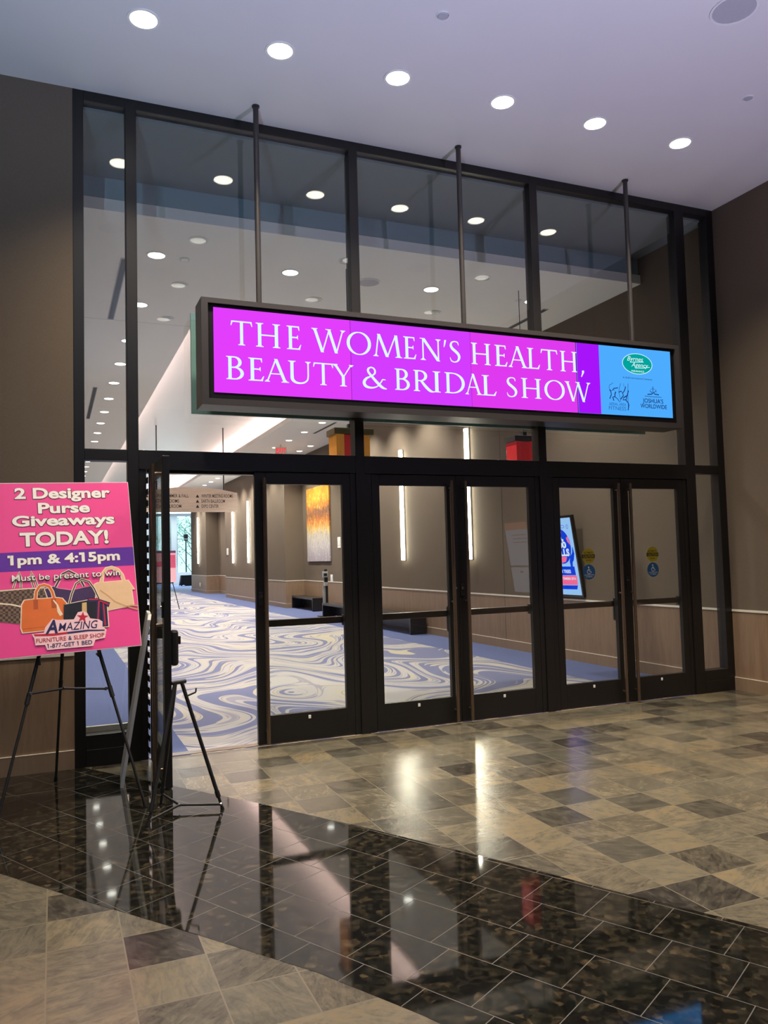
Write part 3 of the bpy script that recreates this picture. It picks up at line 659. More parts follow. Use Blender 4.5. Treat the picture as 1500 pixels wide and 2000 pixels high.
FIGS = [[(5.297, 3.3496), (5.2928, 3.3351), (5.2612, 3.3247), (5.2493, 3.2957), (5.2585, 3.2736), (5.2785, 3.2607), (5.307, 3.2765), (5.3238, 3.2661)], [(5.255, 3.2734), (5.2712, 3.2517), (5.2766, 3.2238), (5.2534, 3.1773)],
 [(5.2927, 3.2671), (5.3111, 3.2881), (5.3637, 3.2969)], [(5.3337, 3.2554), (5.322, 3.232), (5.3205, 3.2036), (5.2924, 3.1964), (5.3044, 3.1602)], [(5.3204, 3.2007), (5.3506, 3.1826), (5.3769, 3.1528)],
 [(5.4013, 3.3476), (5.3812, 3.2979), (5.3718, 3.2519), (5.3862, 3.1959), (5.3942, 3.1508)], [(5.3718, 3.2519), (5.4039, 3.2651), (5.4202, 3.2433), (5.4464, 3.2733), (5.4628, 3.3171)], [(5.4363, 3.3469), (5.4415, 3.3129)],
 [(5.4202, 3.2433), (5.4295, 3.221), (5.3923, 3.1791)], [(5.4963, 3.3506), (5.4878, 3.2586), (5.4842, 3.0643)], [(5.4972, 3.2763), (5.4788, 3.2238), (5.4318, 3.1984), (5.42, 3.1749), (5.4622, 3.1772), (5.4715, 3.2177)], [(5.4552, 3.1768), (5.4886, 3.1444), (5.4944, 3.1219), (5.481, 3.0699)]]
FW = [.004, .010, .009, .012, .007, .004, .010, .003, .010, .004, .011, .010]
mb = MB()
for f_, w_ in zip(FIGS, FW): mb.strip(BS, f_, w_, 0.005, E5)
mb.build('dancer_logo', 'navy', p4)
mb = MB(); put_text(mb, BS, 'AERIAL AREA', 5.243, 5.459, 3.111, 3.141, E5, 0.0); put_text(mb, BS, 'FITNESS', 5.238, 5.457, 3.064, 3.102, E5, 0.0); mb.build('fitness_lettering', 'navy2', p4)
JL = [[(5.7442, 3.2502), (5.8024, 3.2564), (5.8253, 3.2751), (5.8389, 3.2584), (5.8971, 3.253)], [(5.8203, 3.3387), (5.8182, 3.2776)], [(5.7755, 3.2925), (5.8102, 3.2655)], [(5.8631, 3.2976), (5.8285, 3.2666)], [(5.7835, 3.3046), (5.8204, 3.3155), (5.8561, 3.303), (5.8691, 3.2747)], [(5.707, 3.2308), (5.8153, 3.2281), (5.9323, 3.2287)]]
mb = MB()
for f_, w_ in zip(JL, (.010, .007, .006, .006, .003, .005)): mb.strip(BS, f_, w_, 0.005, E5)
put_text(mb, BS, "JOSHUA'S", 5.678, 5.950, 3.162, 3.205, E5, 0.012); put_text(mb, BS, 'WORLDWIDE', 5.647, 5.995, 3.105, 3.147, E5, 0.012); mb.build('worldwide_logo', 'navy', p4)

# ------------------------------------------------------------------ POSTER ON ITS EASEL
PO = Vector((0.112, -1.13, 1.037)); PU = Vector((0.9969663, 0.07264472, 0.02794544)); PV = Vector((-0.04625276, 0.26417284, 0.96336566)); PN = Vector((0.062601, -0.96173565, 0.26673144))
BP = basis(PO, PU, PV, PN)
M['pink'] = plain('hot pink print', lin(238, 72, 146), 0.35, var=0.02); M['violet'] = plain('violet print', lin(96, 36, 158), 0.35); M['ink'] = plain('white print', lin(246, 243, 238), 0.4)
M['shadow_ink'] = plain('plum print outline', lin(96, 20, 66), 0.4); M['paper'] = plain('foam core edge', (0.75, 0.74, 0.72), 0.6)
poster = thing('poster', 'pink giveaway poster board with photos of handbags standing on a black easel', 'poster', PO)
Wd, Hd = 0.914, 1.219
MB().prism(BP, [(-Wd/2, 0), (Wd/2, 0), (Wd/2, Hd), (-Wd/2, Hd)], -0.010, 0).build('foam_board', 'paper', poster)
MB().prism(BP, [(-Wd/2+.003, .004), (Wd/2-.003, .004), (Wd/2-.003, Hd-.004), (-Wd/2+.003, Hd-.004)], 0, .0006).build('pink_print', 'pink', poster)
MB().prism(BP, [(-Wd/2+.003, .5826), (Wd/2-.003, .5813), (Wd/2-.003, .718), (-Wd/2+.003, .7149)], .0006, .0012).build('violet_band', 'violet', poster)
PT = [('2 Designer', -0.3025, 0.3181, 1.1025, 1.1762), ('Purse', -0.1573, 0.1726, 0.9924, 1.0645), ('Giveaways', -0.3241, 0.3355, 0.9012, 0.9718), ('TODAY!', -0.2811, 0.2854, 0.7569, 0.8482), ('1pm & 4:15pm', -0.3458, 0.3538, 0.6278, 0.6905)]
def outlined(mbo, mbi, row, w, oo, oi):
    s, a, b_, zb, zt = row
    put_text(mbo, BP, s, a, b_, zb-.002, zt-.002, w, oo); put_text(mbi, BP, s, a, b_, zb, zt, w+.0006, oi)
mo, mi = MB(), MB()
for row in PT: outlined(mo, mi, row, .0016, 0.062, 0.034)
hl = mi.build('headline_lettering', 'ink', poster); mo.build('lettering_outline', 'shadow_ink', hl)
def inset(pts, k=1.05):
    cx = sum(p[0] for p in pts)/len(pts); cy = sum(p[1] for p in pts)/len(pts)
    return [(cx+(x-cx)*k, cy+(y-cy)*k*1.01) for x, y in pts]
def m_check():
    t = NT('brown check print'); c_ = t.n('TexChecker', {'Vector': t.obj(), 'Color1': (0.055, 0.028, 0.018), 'Color2': (0.20, 0.125, 0.075), 'Scale': 62.0}); return t.bsdf(c_.outputs[0], 0.4)
M['check'] = m_check(); M['cream'] = plain('cream print', lin(243, 222, 196), 0.4); M['orange'] = plain('orange leather print', lin(226, 112, 40), 0.4, var=0.18, scale=9)
M['orange2'] = plain('dark orange print', lin(178, 80, 30), 0.4); M['plum'] = plain('purple leather print', lin(66, 42, 84), 0.35, var=0.3, scale=12); M['bagk'] = plain('black leather print', lin(26, 24, 30), 0.35)
M['beige'] = plain('beige leather print', lin(232, 194, 152), 0.4); M['beige2'] = plain('tan strap print', lin(205, 160, 118), 0.4); M['red'] = plain('red print', lin(190, 30, 50), 0.4); M['navyp'] = plain('navy print', lin(36, 34, 84), 0.4); M['gold'] = plain('gold clasp print', lin(212, 178, 120), 0.35); M['glow'] = plain('pale pink glow print', lin(250, 205, 214), 0.4); M['brick'] = plain('brick red print', lin(176, 52, 44), 0.4)
TOTE = [(-0.454, 0.4576), (-0.2785, 0.4611), (-0.1425, 0.46), (-0.1255, 0.4123), (-0.1443, 0.3498), (-0.2896, 0.33), (-0.2999, 0.2202), (-0.454, 0.2518)]
ORANGE = [(-0.289, 0.3474), (-0.2723, 0.3775), (-0.2157, 0.3816), (-0.1525, 0.3802), (-0.0819, 0.3819), (-0.0403, 0.3737), (-0.0161, 0.3396), (-0.0151, 0.2968), (-0.0353, 0.2206), (-0.0538, 0.1732), (-0.1558, 0.1653), (-0.2897, 0.163), (-0.299, 0.196)]
PURPLE = [(-0.1444, 0.4458), (-0.091, 0.4614), (-0.0658, 0.4474), (0.0245, 0.4264), (0.1522, 0.4487), (0.1754, 0.3899), (0.1679, 0.325), (0.0064, 0.3343), (-0.0193, 0.3399), (-0.0693, 0.3759), (-0.1269, 0.3804)]
BLACK = [(-0.0297, 0.3279), (0.0459, 0.3383), (0.1226, 0.3481), (0.2451, 0.3188), (0.2461, 0.1559), (0.2004, 0.1551), (-0.0391, 0.2104)]
BEIGE = [(0.1742, 0.456), (0.2006, 0.4674), (0.4009, 0.4718), (0.4267, 0.4235), (0.439, 0.4016), (0.4201, 0.4015), (0.4257, 0.2933), (0.2485, 0.2691), (0.2181, 0.321), (0.1893, 0.3962)]
def bag(name, outline, mat, w, handles, hmat, hw, cut=1.045):
    r_ = MB().prism(BP, outline, w+.0004, w+.0010).build(name, mat, poster)
    e = MB().prism(BP, inset(outline, cut), w-.0004, w+.0004)
    for h_ in handles: e.strip(BP, h_, hw+.010, w-.0004, w+.0002)
    e.build('cut_out_edge', 'cream', r_)
    e = MB()
    for h_ in handles: e.strip(BP, h_, hw, w, w+.0007)
    e.build('bag_handle', hmat, r_); return r_
tb = bag('checked_bag_print', TOTE, 'check', .0016, [[(-0.3374, 0.4667), (-0.3165, 0.5324), (-0.296, 0.575), (-0.2884, 0.5306), (-0.2908, 0.4669)], [(-0.187, 0.4631), (-0.2034, 0.525), (-0.2266, 0.575), (-0.2287, 0.5267), (-0.2123, 0.4649)]], 'bagk', .005, 1.0)
MB().strip(BP, [(-0.454, 0.3737), (-0.3535, 0.3561), (-0.2894, 0.3356)], .010, .0026, .0030).build('cream_seam', 'cream', tb); MB().strip(BP, [(-0.454, 0.452), (-0.2785, 0.457), (-0.145, 0.456)], .007, .0026, .0030).build('top_trim', 'cream', tb)
bag('purple_bag_print', PURPLE, 'plum', .0024, [[(-0.0783, 0.4554), (-0.057, 0.4936), (-0.0282, 0.5462), (0.0123, 0.5657), (0.0571, 0.5372), (0.0878, 0.4912), (0.1053, 0.4498)]], 'plum', .011)
bb = bag('beige_bag_print', BEIGE, 'beige', .0028, [[(0.2208, 0.4638), (0.2317, 0.5261), (0.2618, 0.5653), (0.2967, 0.5723), (0.3371, 0.5533), (0.3621, 0.5141), (0.3727, 0.4684)]], 'beige', .018)
MB().strip(BP, [(0.2073, 0.4132), (0.2555, 0.3729), (0.3001, 0.3254), (0.373, 0.2866), (0.452, 0.256)], .008, .0038, .0043).strip(BP, [(0.3516, 0.2773), (0.4079, 0.2896), (0.452, 0.283)], .010, .0038, .0043).build('shoulder_strap', 'beige2', bb)
ob = bag('orange_bag_print', ORANGE, 'orange', .0034, [[(-0.2065, 0.3759), (-0.1997, 0.432), (-0.1772, 0.4696), (-0.1481, 0.4768), (-0.1167, 0.4617), (-0.0992, 0.4247), (-0.0899, 0.3775)]], 'orange', .015)
mb = MB()
for q in ([(-0.2191, 0.3769), (-0.1906, 0.3782), (-0.1922, 0.3115), (-0.2199, 0.3103)], [(-0.1079, 0.3768), (-0.079, 0.3767), (-0.0802, 0.3128), (-0.1078, 0.3115)]): mb.prism(BP, q, .0044, .0048)
mb.strip(BP, [(-0.292, 0.185), (-0.16, 0.187), (-0.056, 0.192)], .003, .0044, .0047); mb.build('handle_tabs', 'orange2', ob)
MB().strip(BP, [(-0.0955, 0.3673), (-0.0716, 0.3298), (-0.0641, 0.2867), (-0.0495, 0.2571)], [.008, .010, .022, .022], .0048, .0052).build('key_tag', 'cream', ob)
kb = bag('black_bag_print', BLACK, 'bagk', .0040, [[(0.0032, 0.3345), (0.0231, 0.4012), (0.0534, 0.4716), (0.0949, 0.4995), (0.1407, 0.4803), (0.171, 0.4268), (0.1967, 0.3554)]], 'bagk', .007)
MB().prism(BP, [(0.0851, 0.3316), (0.1151, 0.3342), (0.1126, 0.261), (0.0811, 0.2637)], .0050, .0054).build('clasp', 'gold', kb)
mb = MB()
for q in ([(0.1203, 0.365), (0.1934, 0.3557), (0.1987, 0.3334), (0.1251, 0.3356)], [(0.1965, 0.3518), (0.269, 0.3206), (0.2566, 0.2887), (0.192, 0.334)], [(0.1824, 0.342), (0.2092, 0.3399), (0.192, 0.1788), (0.1715, 0.2237)], [(0.2092, 0.3399), (0.2378, 0.3121), (0.2424, 0.1599), (0.2108, 0.1592)]): mb.prism(BP, q, .0050, .0055)
bw = mb.build('bow', 'navyp', kb)
mb = MB()
for q in ([(0.13, 0.3535), (0.193, 0.3475)], [(0.20, 0.338), (0.258, 0.308)], [(0.1958, 0.338), (0.181, 0.205)], [(0.2235, 0.325), (0.2266, 0.162)]): mb.strip(BP, q, .009, .0055, .0059)
mb.build('red_stripe', 'red', bw)
mb, mbo = MB(), MB(); outlined(mbo, mb, ('Must be present to win', -0.3437, 0.3493, 0.5122, 0.5543), .0064, 0.042, 0.006)
sl = mb.build('subline_lettering', 'ink', poster); mbo.build('lettering_outline', 'bagk', sl)
BLOB = [(-0.2379, 0.1456), (-0.1629, 0.1487), (-0.1551, 0.1826), (-0.1081, 0.2376), (-0.0767, 0.2278), (0.0263, 0.2222), (0.0551, 0.2695), (0.0883, 0.2738), (0.114, 0.2609), (0.1313, 0.22), (0.1872, 0.2079), (0.2095, 0.1916), (0.2072, 0.156), (0.2324, 0.1321), (0.2186, 0.0765), (0.155, 0.0687), (0.1392, 0.0281), (-0.1495, 0.0305), (-0.1604, 0.0659), (-0.2194, 0.0686), (-0.2237, 0.1134)]
lo_ = MB().prism(BP, BLOB, .0058, .0062).build('logo_backing', 'glow', poster)
st = []
for i in range(10):
    a = R(90+36*i-8); r_ = (.040 if i % 2 == 0 else .016); st.append((.083+r_*math.cos(a), .2315+r_*math.sin(a)))
mb = MB(); mb.prism(BP, st, .0062, .0068)
mb.prism(BP, [(-0.2256, 0.1431), (-0.1066, 0.1378), (-0.02, 0.1400), (-0.02, 0.1262), (-0.1074, 0.1212), (-0.22, 0.1295)], .0062, .0068); mb.build('star_and_swoosh', 'red', lo_)
mb = MB(); put_text(mb, BP, 'A', -0.150, -0.082, 0.140, 0.226, .0072, 0.03, 0.25); put_text(mb, BP, 'MAZING', -0.074, 0.178, 0.150, 0.203, .0072, 0.004, 0.25)
mb.prism(BP, [(-0.02, 0.1400), (0.0088, 0.1406), (0.1134, 0.1434), (0.2204, 0.1333), (0.2185, 0.1249), (0.1127, 0.1314), (0.0081, 0.1267), (-0.02, 0.1262)], .0062, .0068); put_text(mb, BP, '1-877-GET 1 BED', -0.1426, 0.1335, 0.0425, 0.0694, .0072, 0.012)
put_text(mb, BP, '&', -0.014, 0.006, 0.0840, 0.1109, .0072, 0.012); mb.build('navy_lettering', 'navyp', lo_)
mb = MB(); put_text(mb, BP, 'FURNITURE', -0.213, -0.030, 0.0840, 0.1109, .0072, 0.012); put_text(mb, BP, 'SLEEP SHOP', 0.020, 0.2139, 0.0840, 0.1109, .0072, 0.012); mb.build('red_lettering', 'brick', lo_)

def easel(label, apex_l, apex_r, fl_, fr_, rear_top, rear, hooks, split, cross, hk=0.115):
    t = thing('easel', label, 'easel', ((fl_[0]+fr_[0])/2, (fl_[1]+rear[1])/2, 0))
    for top, foot, k in ((apex_l, fl_, split), (apex_r, fr_, split), (rear_top, rear, split)):
        top, foot = Vector(top), Vector(foot); mid = foot.lerp(top, k)
        l = MB().tube(mid, top, 0.0125).tube(foot, mid.lerp(top, 0.06), 0.0095).build('leg', 'black', t)
        MB().tube(foot, foot.lerp(top, 0.02), 0.0125).build('rubber_foot', 'black', l)
        MB().tube(mid.lerp(foot, 0.03), mid.lerp(top, 0.05), 0.0155).build('clamp', 'black', l)
    al, ar = Vector(apex_l), Vector(apex_r)
    d = (ar-al).normalized()
    MB().tube(al-d*0.03, ar+d*0.03, 0.014).build('head', 'black', t)
    for hp, leg in hooks:
        hp = Vector(hp); n_ = Vector((0.03, -0.97, -0.05))
        MB().tube(hp+Vector((0, 0.03, -0.02)), hp+n_*hk+Vector((0, 0, -.012)), 0.008).tube(hp+n_*hk+Vector((0, 0, -.012)), hp+n_*hk+Vector((0, 0, .025)), 0.007).build('hook', 'black', t)
    for a, b_ in cross: 
        c_ = MB().tube(a, b_, 0.008).build('cross_bar', 'black', t)
        for e in (a, b_): MB().ball(e, 0.014, sub=1).build('rivet', 'chrome', c_)
    return t

easel('tall black folding easel holding the pink poster', (0.07, -0.86, 1.68), (0.115, -0.86, 1.68), (-0.335, -1.354, 0), (0.565, -1.305, 0), (0.092, -0.83, 1.68), (0.015, -0.305, 0),
      [((-0.086, -1.055, 0.995), 0), ((0.279, -1.022, 1.022), 1)], 0.44, [((-0.138, -1.132, 0.786), (0.065, -1.115, 0.80)), ((0.065, -1.115, 0.80), (0.33, -1.105, 0.774))])
e2 = easel('short empty black easel with a side hook standing beside the open door', (0.738, -1.49, 0.832), (0.782, -1.47, 0.832), (0.535, -1.713, 0), (1.019, -1.589, 0), (0.745, -1.45, 0.82), (0.664, -1.283, 0),
      [], 0.10, [((0.548, -1.70, 0.035), (0.757, -1.49, 0.040)), ((0.757, -1.49, 0.040), (1.008, -1.588, 0.035)), ((0.757, -1.49, 0.040), (0.668, -1.30, 0.075))])
MB().tube((0.81, -1.48, 0.735), (0.872, -1.485, 0.757), 0.006).tube((0.872, -1.485, 0.757), (0.874, -1.487, 0.785), 0.005).build('hook', 'black', e2)
# pale board leaning on the pull handle of the open door, seen edge on
Q0, Q1 = Vector((0.455, -0.76, 0.001)), Vector((0.636, -1.00, 1.255))
vd = Vector((0.075, 1.0, 0)).normalized(); uv = (Q1-Q0); 
bd = thing('leaning_board', 'pale poster board leaning against the pull handle of the open door, seen edge on', 'board', Q0)
BLB = basis(Q0, vd, uv.normalized(), vd.cross(uv).normalized())
MB().prism(BLB, [(0, 0), (0.5, 0.0), (0.5, uv.length), (0.03, uv.length), (0, uv.length-0.04)], -0.011, 0.011).build('foam_core', 'foam', bd)
MB().prism(BLB, [(0.004, 0.004), (0.496, 0.004), (0.496, uv.length-.004), (0.03, uv.length-.004), (0.004, uv.length-0.044)], -0.0125, -0.011).build('printed_face', 'foam', bd)

# ------------------------------------------------------------------ HALL: wall lights, painting, fittings
M['strip'] = emit('lit wall strip', (1.0, 0.93, 0.74), 42.0)
SL = [(6.06, 'tall vertical light strip behind the middle doors, just right of their pull handles'), (9.09, 'tall vertical light strip behind the middle doors, the farther and shorter looking one'),
      (24.1, 'vertical light strip on the far hall wall next to the open doorway edge'), (27.0, 'vertical light strip on the far hall wall below the end of the hanging wood sign'), (35.9, 'farthest vertical light strip, on the pier beside the end window')]
wl = None
for y, lb in SL:
    t = thing('wall_light', lb, 'wall light', (XW, y, 1.54), 'vertical light strips on the hall wall')
    MB().box(XW-0.03, XW, y-0.05, y+0.05, 1.53, 4.0, 0.004).build('back_plate', 'silver', t)
    MB().box(XW-0.085, XW-0.03, y-0.036, y+0.036, 1.54, 3.99, 0.008).build('light_tube', 'strip', t)
def m_painting():
    t = NT('abstract canvas'); p = t.obj(); sp = t.n('SeparateXYZ', {0: p}); z = t.math('DIVIDE', sp.outputs[2], 2.4)
    n1 = t.noise(t.scale(p, 4, 4, 1.3), 2.0, 7, 0.72, 1.5).outputs[0]; n2 = t.noise(t.scale(p, 7, 7, 1.5), 2.2, 7, 0.75, 1.0).outputs[0]; n3 = t.noise(t.scale(p, 3, 3, 3), 3.0, 6, 0.75).outputs[0]
    zz = t.math('ADD', z, t.math('MULTIPLY', t.math('SUBTRACT', n1, 0.5), 0.55))
    col = t.ramp(zz, [(0.0, (0.36, 0.32, 0.38)), (0.22, (0.50, 0.47, 0.48)), (0.36, (0.52, 0.48, 0.40)), (0.44, (0.66, 0.44, 0.10)), (0.52, (0.60, 0.20, 0.04)), (0.60, (0.30, 0.10, 0.04)), (0.66, (0.10, 0.075, 0.07)), (0.73, (0.50, 0.17, 0.03)), (0.86, (0.80, 0.42, 0.04)), (1.0, (0.72, 0.30, 0.03))])
    col = t.mix(t.ramp(n2, [(0.52, (0, 0, 0)), (0.60, (1, 1, 1))]), col, t.mix(t.ramp(z, [(0.35, (0, 0, 0)), (0.55, (1, 1, 1))]), (0.30, 0.27, 0.27), (0.20, 0.09, 0.04)))
    col = t.mix(t.ramp(n3, [(0.56, (0, 0, 0)), (0.64, (1, 1, 1))]), col, t.mix(t.ramp(z, [(0.15, (0, 0, 0)), (0.45, (1, 1, 1))]), (0.66, 0.62, 0.64), (0.88, 0.62, 0.14)))
    return t.bsdf(col, 0.5)
M['painting'] = m_painting()
pt_ = thing('painting', 'tall narrow abstract canvas of orange and yellow over grey on the recess wall', 'painting', (7.84, 17.15, 1.54))
MB().box(7.79, 7.835, 16.0, 18.3, 1.54, 3.93, 0.004).build('canvas', 'painting', pt_)
def plate(y, z, w, h, x, label, cat='wall switch', name='wall_switch'):
    t = thing(name, label, cat, (x, y, z)); MB().box(x-0.012, x, y-w/2, y+w/2, z-h/2, z+h/2, 0.004).build('cover_plate', 'white', t)
    MB().box(x-0.022, x-0.012, y-w/5, y+w/5, z-h/4, z+h/4, 0.003).build('rocker', 'white', t)
plate(15.25, 2.09, 0.26, 0.32, 7.84, 'white wall control to the right of the abstract painting')
plate(16.0, 1.02, 0.20, 0.22, 7.84, 'white outlet box just above the recess chair rail beside the sanitizer stand', 'outlet', 'wall_outlet')
plate(28.4, 2.05, 0.35, 0.30, XW, 'white wall control between the far light strip and the pier recess')
plate(35.7, 0.42, 0.20, 0.20, XW, 'small white outlet low on the far pier under the farthest light strip', 'outlet', 'wall_outlet')

def bench(x0, x1, y0, y1, label):
    t = thing('bench', label, 'bench', ((x0+x1)/2, (y0+y1)/2, 0))
    MB().box(x0, x1, y0, y1, 0.35, 0.41, 0.006).build('seat', 'benchblack', t)
    for a in (y0, y1-0.06): MB().box(x0+.002, x1-.002, a+.001, a+0.059, 0, 0.349, 0.004).build('end_panel', 'benchblack', t)
    MB().box(x1-0.05, x1-0.02, y0+0.06, y1-0.06, 0.06, 0.34).build('back_rail', 'benchblack', t)
bench(6.80, 7.17, 8.05, 13.85, 'long low black bench along the hall wall behind the first and middle doors')
bench(7.38, 7.81, 16.55, 18.85, 'low black bench in the recess under the abstract painting')

ss = thing('sanitizer_stand', 'black and silver hand sanitizer stand beside the end of the long bench', 'sanitizer stand', (7.02, 14.35, 0))
MB().box(6.86, 7.16, 14.2, 14.5, 0, 0.025, 0.006).build('base', 'black', ss)
MB().box(7.03, 7.13, 14.28, 14.34, 0.02, 1.20, 0.004).build('post', 'black', ss)
MB().box(6.97, 7.05, 14.27, 14.29, 0.02, 0.86, 0.003).build('sign_panel', 'silver', ss)
dsp = MB().box(6.96, 7.10, 14.18, 14.28, 1.10, 1.26, 0.01).build('dispenser', 'silver', ss)
MB().box(6.98, 7.07, 14.165, 14.18, 1.14, 1.21).build('label', 'black', dsp)
MB().box(6.99, 7.10, 14.18, 14.28, 0.86, 0.96, 0.008).build('drip_tray', 'silver', ss)
MB().box(7.03, 7.11, 14.27, 14.33, 1.2, 1.33, 0.01).build('cap', 'black', ss)

# tilted screens on the side wall
M['tvb'] = emit('pale blue poster screen', lin(158, 205, 255), 1.0); M['tvu'] = emit('royal blue screen', lin(10, 66, 226), 1.0); M['tvp'] = emit('salmon pink screen', lin(255, 112, 160), 1.0); M['tvw'] = emit('white screen text', lin(225, 240, 255), 1.0)
M['scr1'] = emit('white poster screen', lin(190, 200, 225), 1.0); M['scr2'] = emit('lilac screen', lin(120, 110, 190), 0.9); M['scr3'] = emit('peach screen', lin(230, 150, 120), 0.8); M['scrk'] = emit('dim print', lin(60, 60, 90), 0.7)
TV_V = Vector((-0.14686, 0, 0.98916)); TV_N = Vector((-0.98916, 0, -0.14686)); TV_U = Vector((0, -1, 0))
def display(y_right, w, label, top=2.13):
    o = Vector((7.15, y_right, 0.985)); t = thing('wall_display', label, 'display screen', o)
    B = basis(o, TV_U, TV_V, TV_N); h = 1.158
    MB().prism(B, [(-w-.03, -.035), (.03, -.035), (.03, h+.035), (-w-.03, h+.035)], -0.055, -0.001).build('housing', 'blackg', t)
    MB().box(7.135, 7.2, y_right+w/2-0.15, y_right+w/2+0.15, 1.50, 1.65).build('wall_bracket', 'black', t)
    return t, B, h
tv, BT, th_ = display(2.72, 0.66, 'bright blue and pink concert screen tilted on the hall wall behind the third doors')
w_ = 0.66
sc_ = MB().prism(BT, [(-w_, 0), (0, 0), (0, 1.158), (-w_, 1.158)], -0.001, 0).build('screen', 'tvb', tv)
MB().prism(BT, oval(-.330, .735, .245, .265), 0, .0010).build('blue_disc', 'tvu', sc_)
mb = MB(); mb.prism(BT, [(-0.17, 0.858), (-0.122, 0.882), (-0.087, 0.746), (-0.144, 0.798)], .001, .0016); mb.prism(BT, [(-0.43, 0.578), (-0.215, 0.573), (-0.261, 0.499), (-0.40, 0.474)], .001, .0016); mb.prism(BT, [(-0.40, 0.985), (-0.265, 0.957), (-0.275, 0.92), (-0.40, 0.929)], .001, .0016)
mb.prism(BT, [(-0.60, 0.289), (-0.053, 0.295), (-0.060, 0.153), (-0.60, 0.144)], 0, .0010); mb.build('pink_shapes', 'tvp', sc_)
mb = MB(); mb.prism(BT, [(-0.60, 0.429), (-0.076, 0.429), (-0.069, 0.299), (-0.60, 0.294)], 0, .0010); mb.prism(BT, [(-0.60, 0.137), (-0.064, 0.146), (-0.095, 0.085), (-0.60, 0.080)], 0, .0010)
mb.strip(BT, [(-0.05, 0.72), (-0.05, 0.63), (-0.10, 0.55), (-0.135, 0.50), (-0.135, 0.425)], [.01, .05, .09, .07, .05], 0, .0010); mb.build('blue_shapes', 'tvu', sc_)
mb = MB(); put_text(mb, BT, '10,', -.46, -.246, .826, .905, .0022, 0.05); put_text(mb, BT, '000', -.47, -.199, .712, .800, .0022, 0.05); put_text(mb, BT, 'BALLS', -.54, -.147, .592, .690, .0022, 0.05)
put_text(mb, BT, 'NEON TREES', -.56, -.181, .330, .378, .0016, 0.03); put_text(mb, BT, 'SEPTEMBER 8TH', -.50, -.089, .228, .262, .0016, 0.02); mb.build('white_lettering', 'tvw', sc_)
mb = MB(); mb.strip(BT, oval(-.221, 1.03, .05, .02, 16)+[(-.171, 1.03)], .006, 0, .001); mb.strip(BT, oval(-.10, 1.026, .022, .03, 16)+[(-.078, 1.026)], .006, 0, .001); mb.build('small_badges', 'tvu', sc_)
def list_board(y_right, label, col):
    t, B, h = display(y_right, 0.66, label)
    s_ = MB().prism(B, [(-.66, 0), (0, 0), (0, h), (-.66, h)], -0.001, 0).build('screen', col, t)
    MB().prism(B, [(-.66, h-.12), (0, h-.12), (0, h), (-.66, h)], 0, .001).build('header_bar', 'scr3' if col == 'scr1' else 'scr2', s_)
    mb = MB(); mb.box(7.0, 7.001, y_right, y_right+.0001, 1.2, 1.2001)
    mb = MB()
    for k in range(3): mb.strip(B, [(-.6, .95-.06*k), (-.2, .95-.06*k)], .012, 0, .001)
    mb.strip(B, [(-.66, .43), (0, .43)], .03, 0, .001); mb.strip(B, [(-.35, .34), (-.27, .34)], .03, 0, .001)
    mb.build('print_lines', 'scrk', s_)
list_board(-4.47, 'white listing screen tilted on the lobby side wall, mirrored in the glass', 'scr1')
list_board(-3.72, 'lilac listing screen tilted on the lobby side wall, mirrored in the glass', 'scr2')

# hanging wood direction sign
M['oak'] = m_wood('pale oak', (0.70, 0.58, 0.45), (0.84, 0.73, 0.60), (0.9, 6, 8.0), 0.5)
M['engrave'] = plain('dark routed lettering', (0.02, 0.016, 0.014), 0.6)
ws = thing('direction_sign', 'pale wooden direction sign with arched top hanging far down the hall', 'sign', (3.8, 17.1, 3.12))
BW = basis((0, 17.06, 0), (1, 0, 0), (0, 0, 1), (0, -1, 0))
arch = [(2.40, 3.12), (5.20, 3.12)] + [(5.20-2.8*i/16, 3.70+0.17*(1-((i-8)/8)**2)) for i in range(17)]
MB().prism(BW, arch, -0.08, 0).build('board', 'oak', ws)
for x in (2.82, 4.80): MB().tube((x, 17.1, 3.72), (x, 17.1, 5.70), 0.018).build('rod', 'black', ws)
for i, (a, b_) in enumerate((('SPRING, SUMMER & FALL', 'WINTER MEETING ROOMS'), ('MEETING ROOMS', 'EARTH BALLROOM'), ('UNCAS BALLROOM', 'EXPO CENTER'))):
    z = 3.555 - 0.155*i; wl_ = (1.08, 0.80, 0.86)[i]; wr_ = (0.945, 0.70, 0.51)[i]
    for tx_, x, xx, w__ in ((a, 2.53, 2.66, wl_), (b_, 4.0, 4.12, wr_)):
        mb = MB(); put_text(mb, BW, tx_, xx, xx+w__, z, z+0.098, .001, 0.008); mb.build('lettering', 'engrave', ws)
        MB().prism(BW, [(x-.05, z), (x+.05, z), (x, z+.095)], 0, .002).build('arrow', 'engrave', ws)


# far easel with a poster, draped table, end windows
M['farpink'] = plain('pale pink far poster', lin(240, 190, 205), 0.5); M['farhead'] = plain('plum far poster head', lin(110, 60, 110), 0.5); M['farred'] = plain('rose far poster', lin(215, 90, 130), 0.5)
fp = thing('far_poster', 'small pale pink and plum poster on a thin easel far down the hall', 'poster', (3.55, 21.0, 0.95))
BF = basis((3.2, 21.0, 0.95), (0.97, 0.24, 0), (0, 0.12, 0.99), (0.24, -0.97, 0.1))
fb = MB().prism(BF, [(0, 0), (.76, 0), (.76, 1.1), (0, 1.1)], -.01, 0).build('board', 'farpink', fp)
MB().prism(BF, [(0, 1.02), (.76, 1.02), (.76, 1.1), (0, 1.1)], 0, .002).build('head_band', 'farhead', fp); MB().prism(BF, [(.05, .55), (.5, .55), (.5, .72), (.05, .72)], 0, .002).prism(BF, [(.55, .5), (.74, .5), (.74, .95), (.55, .95)], 0, .002).build('photo_blocks', 'farred', fp)
fe = thing('far_easel', 'thin black easel far down the hall under the small pink poster', 'easel', (3.55, 21.2, 0))
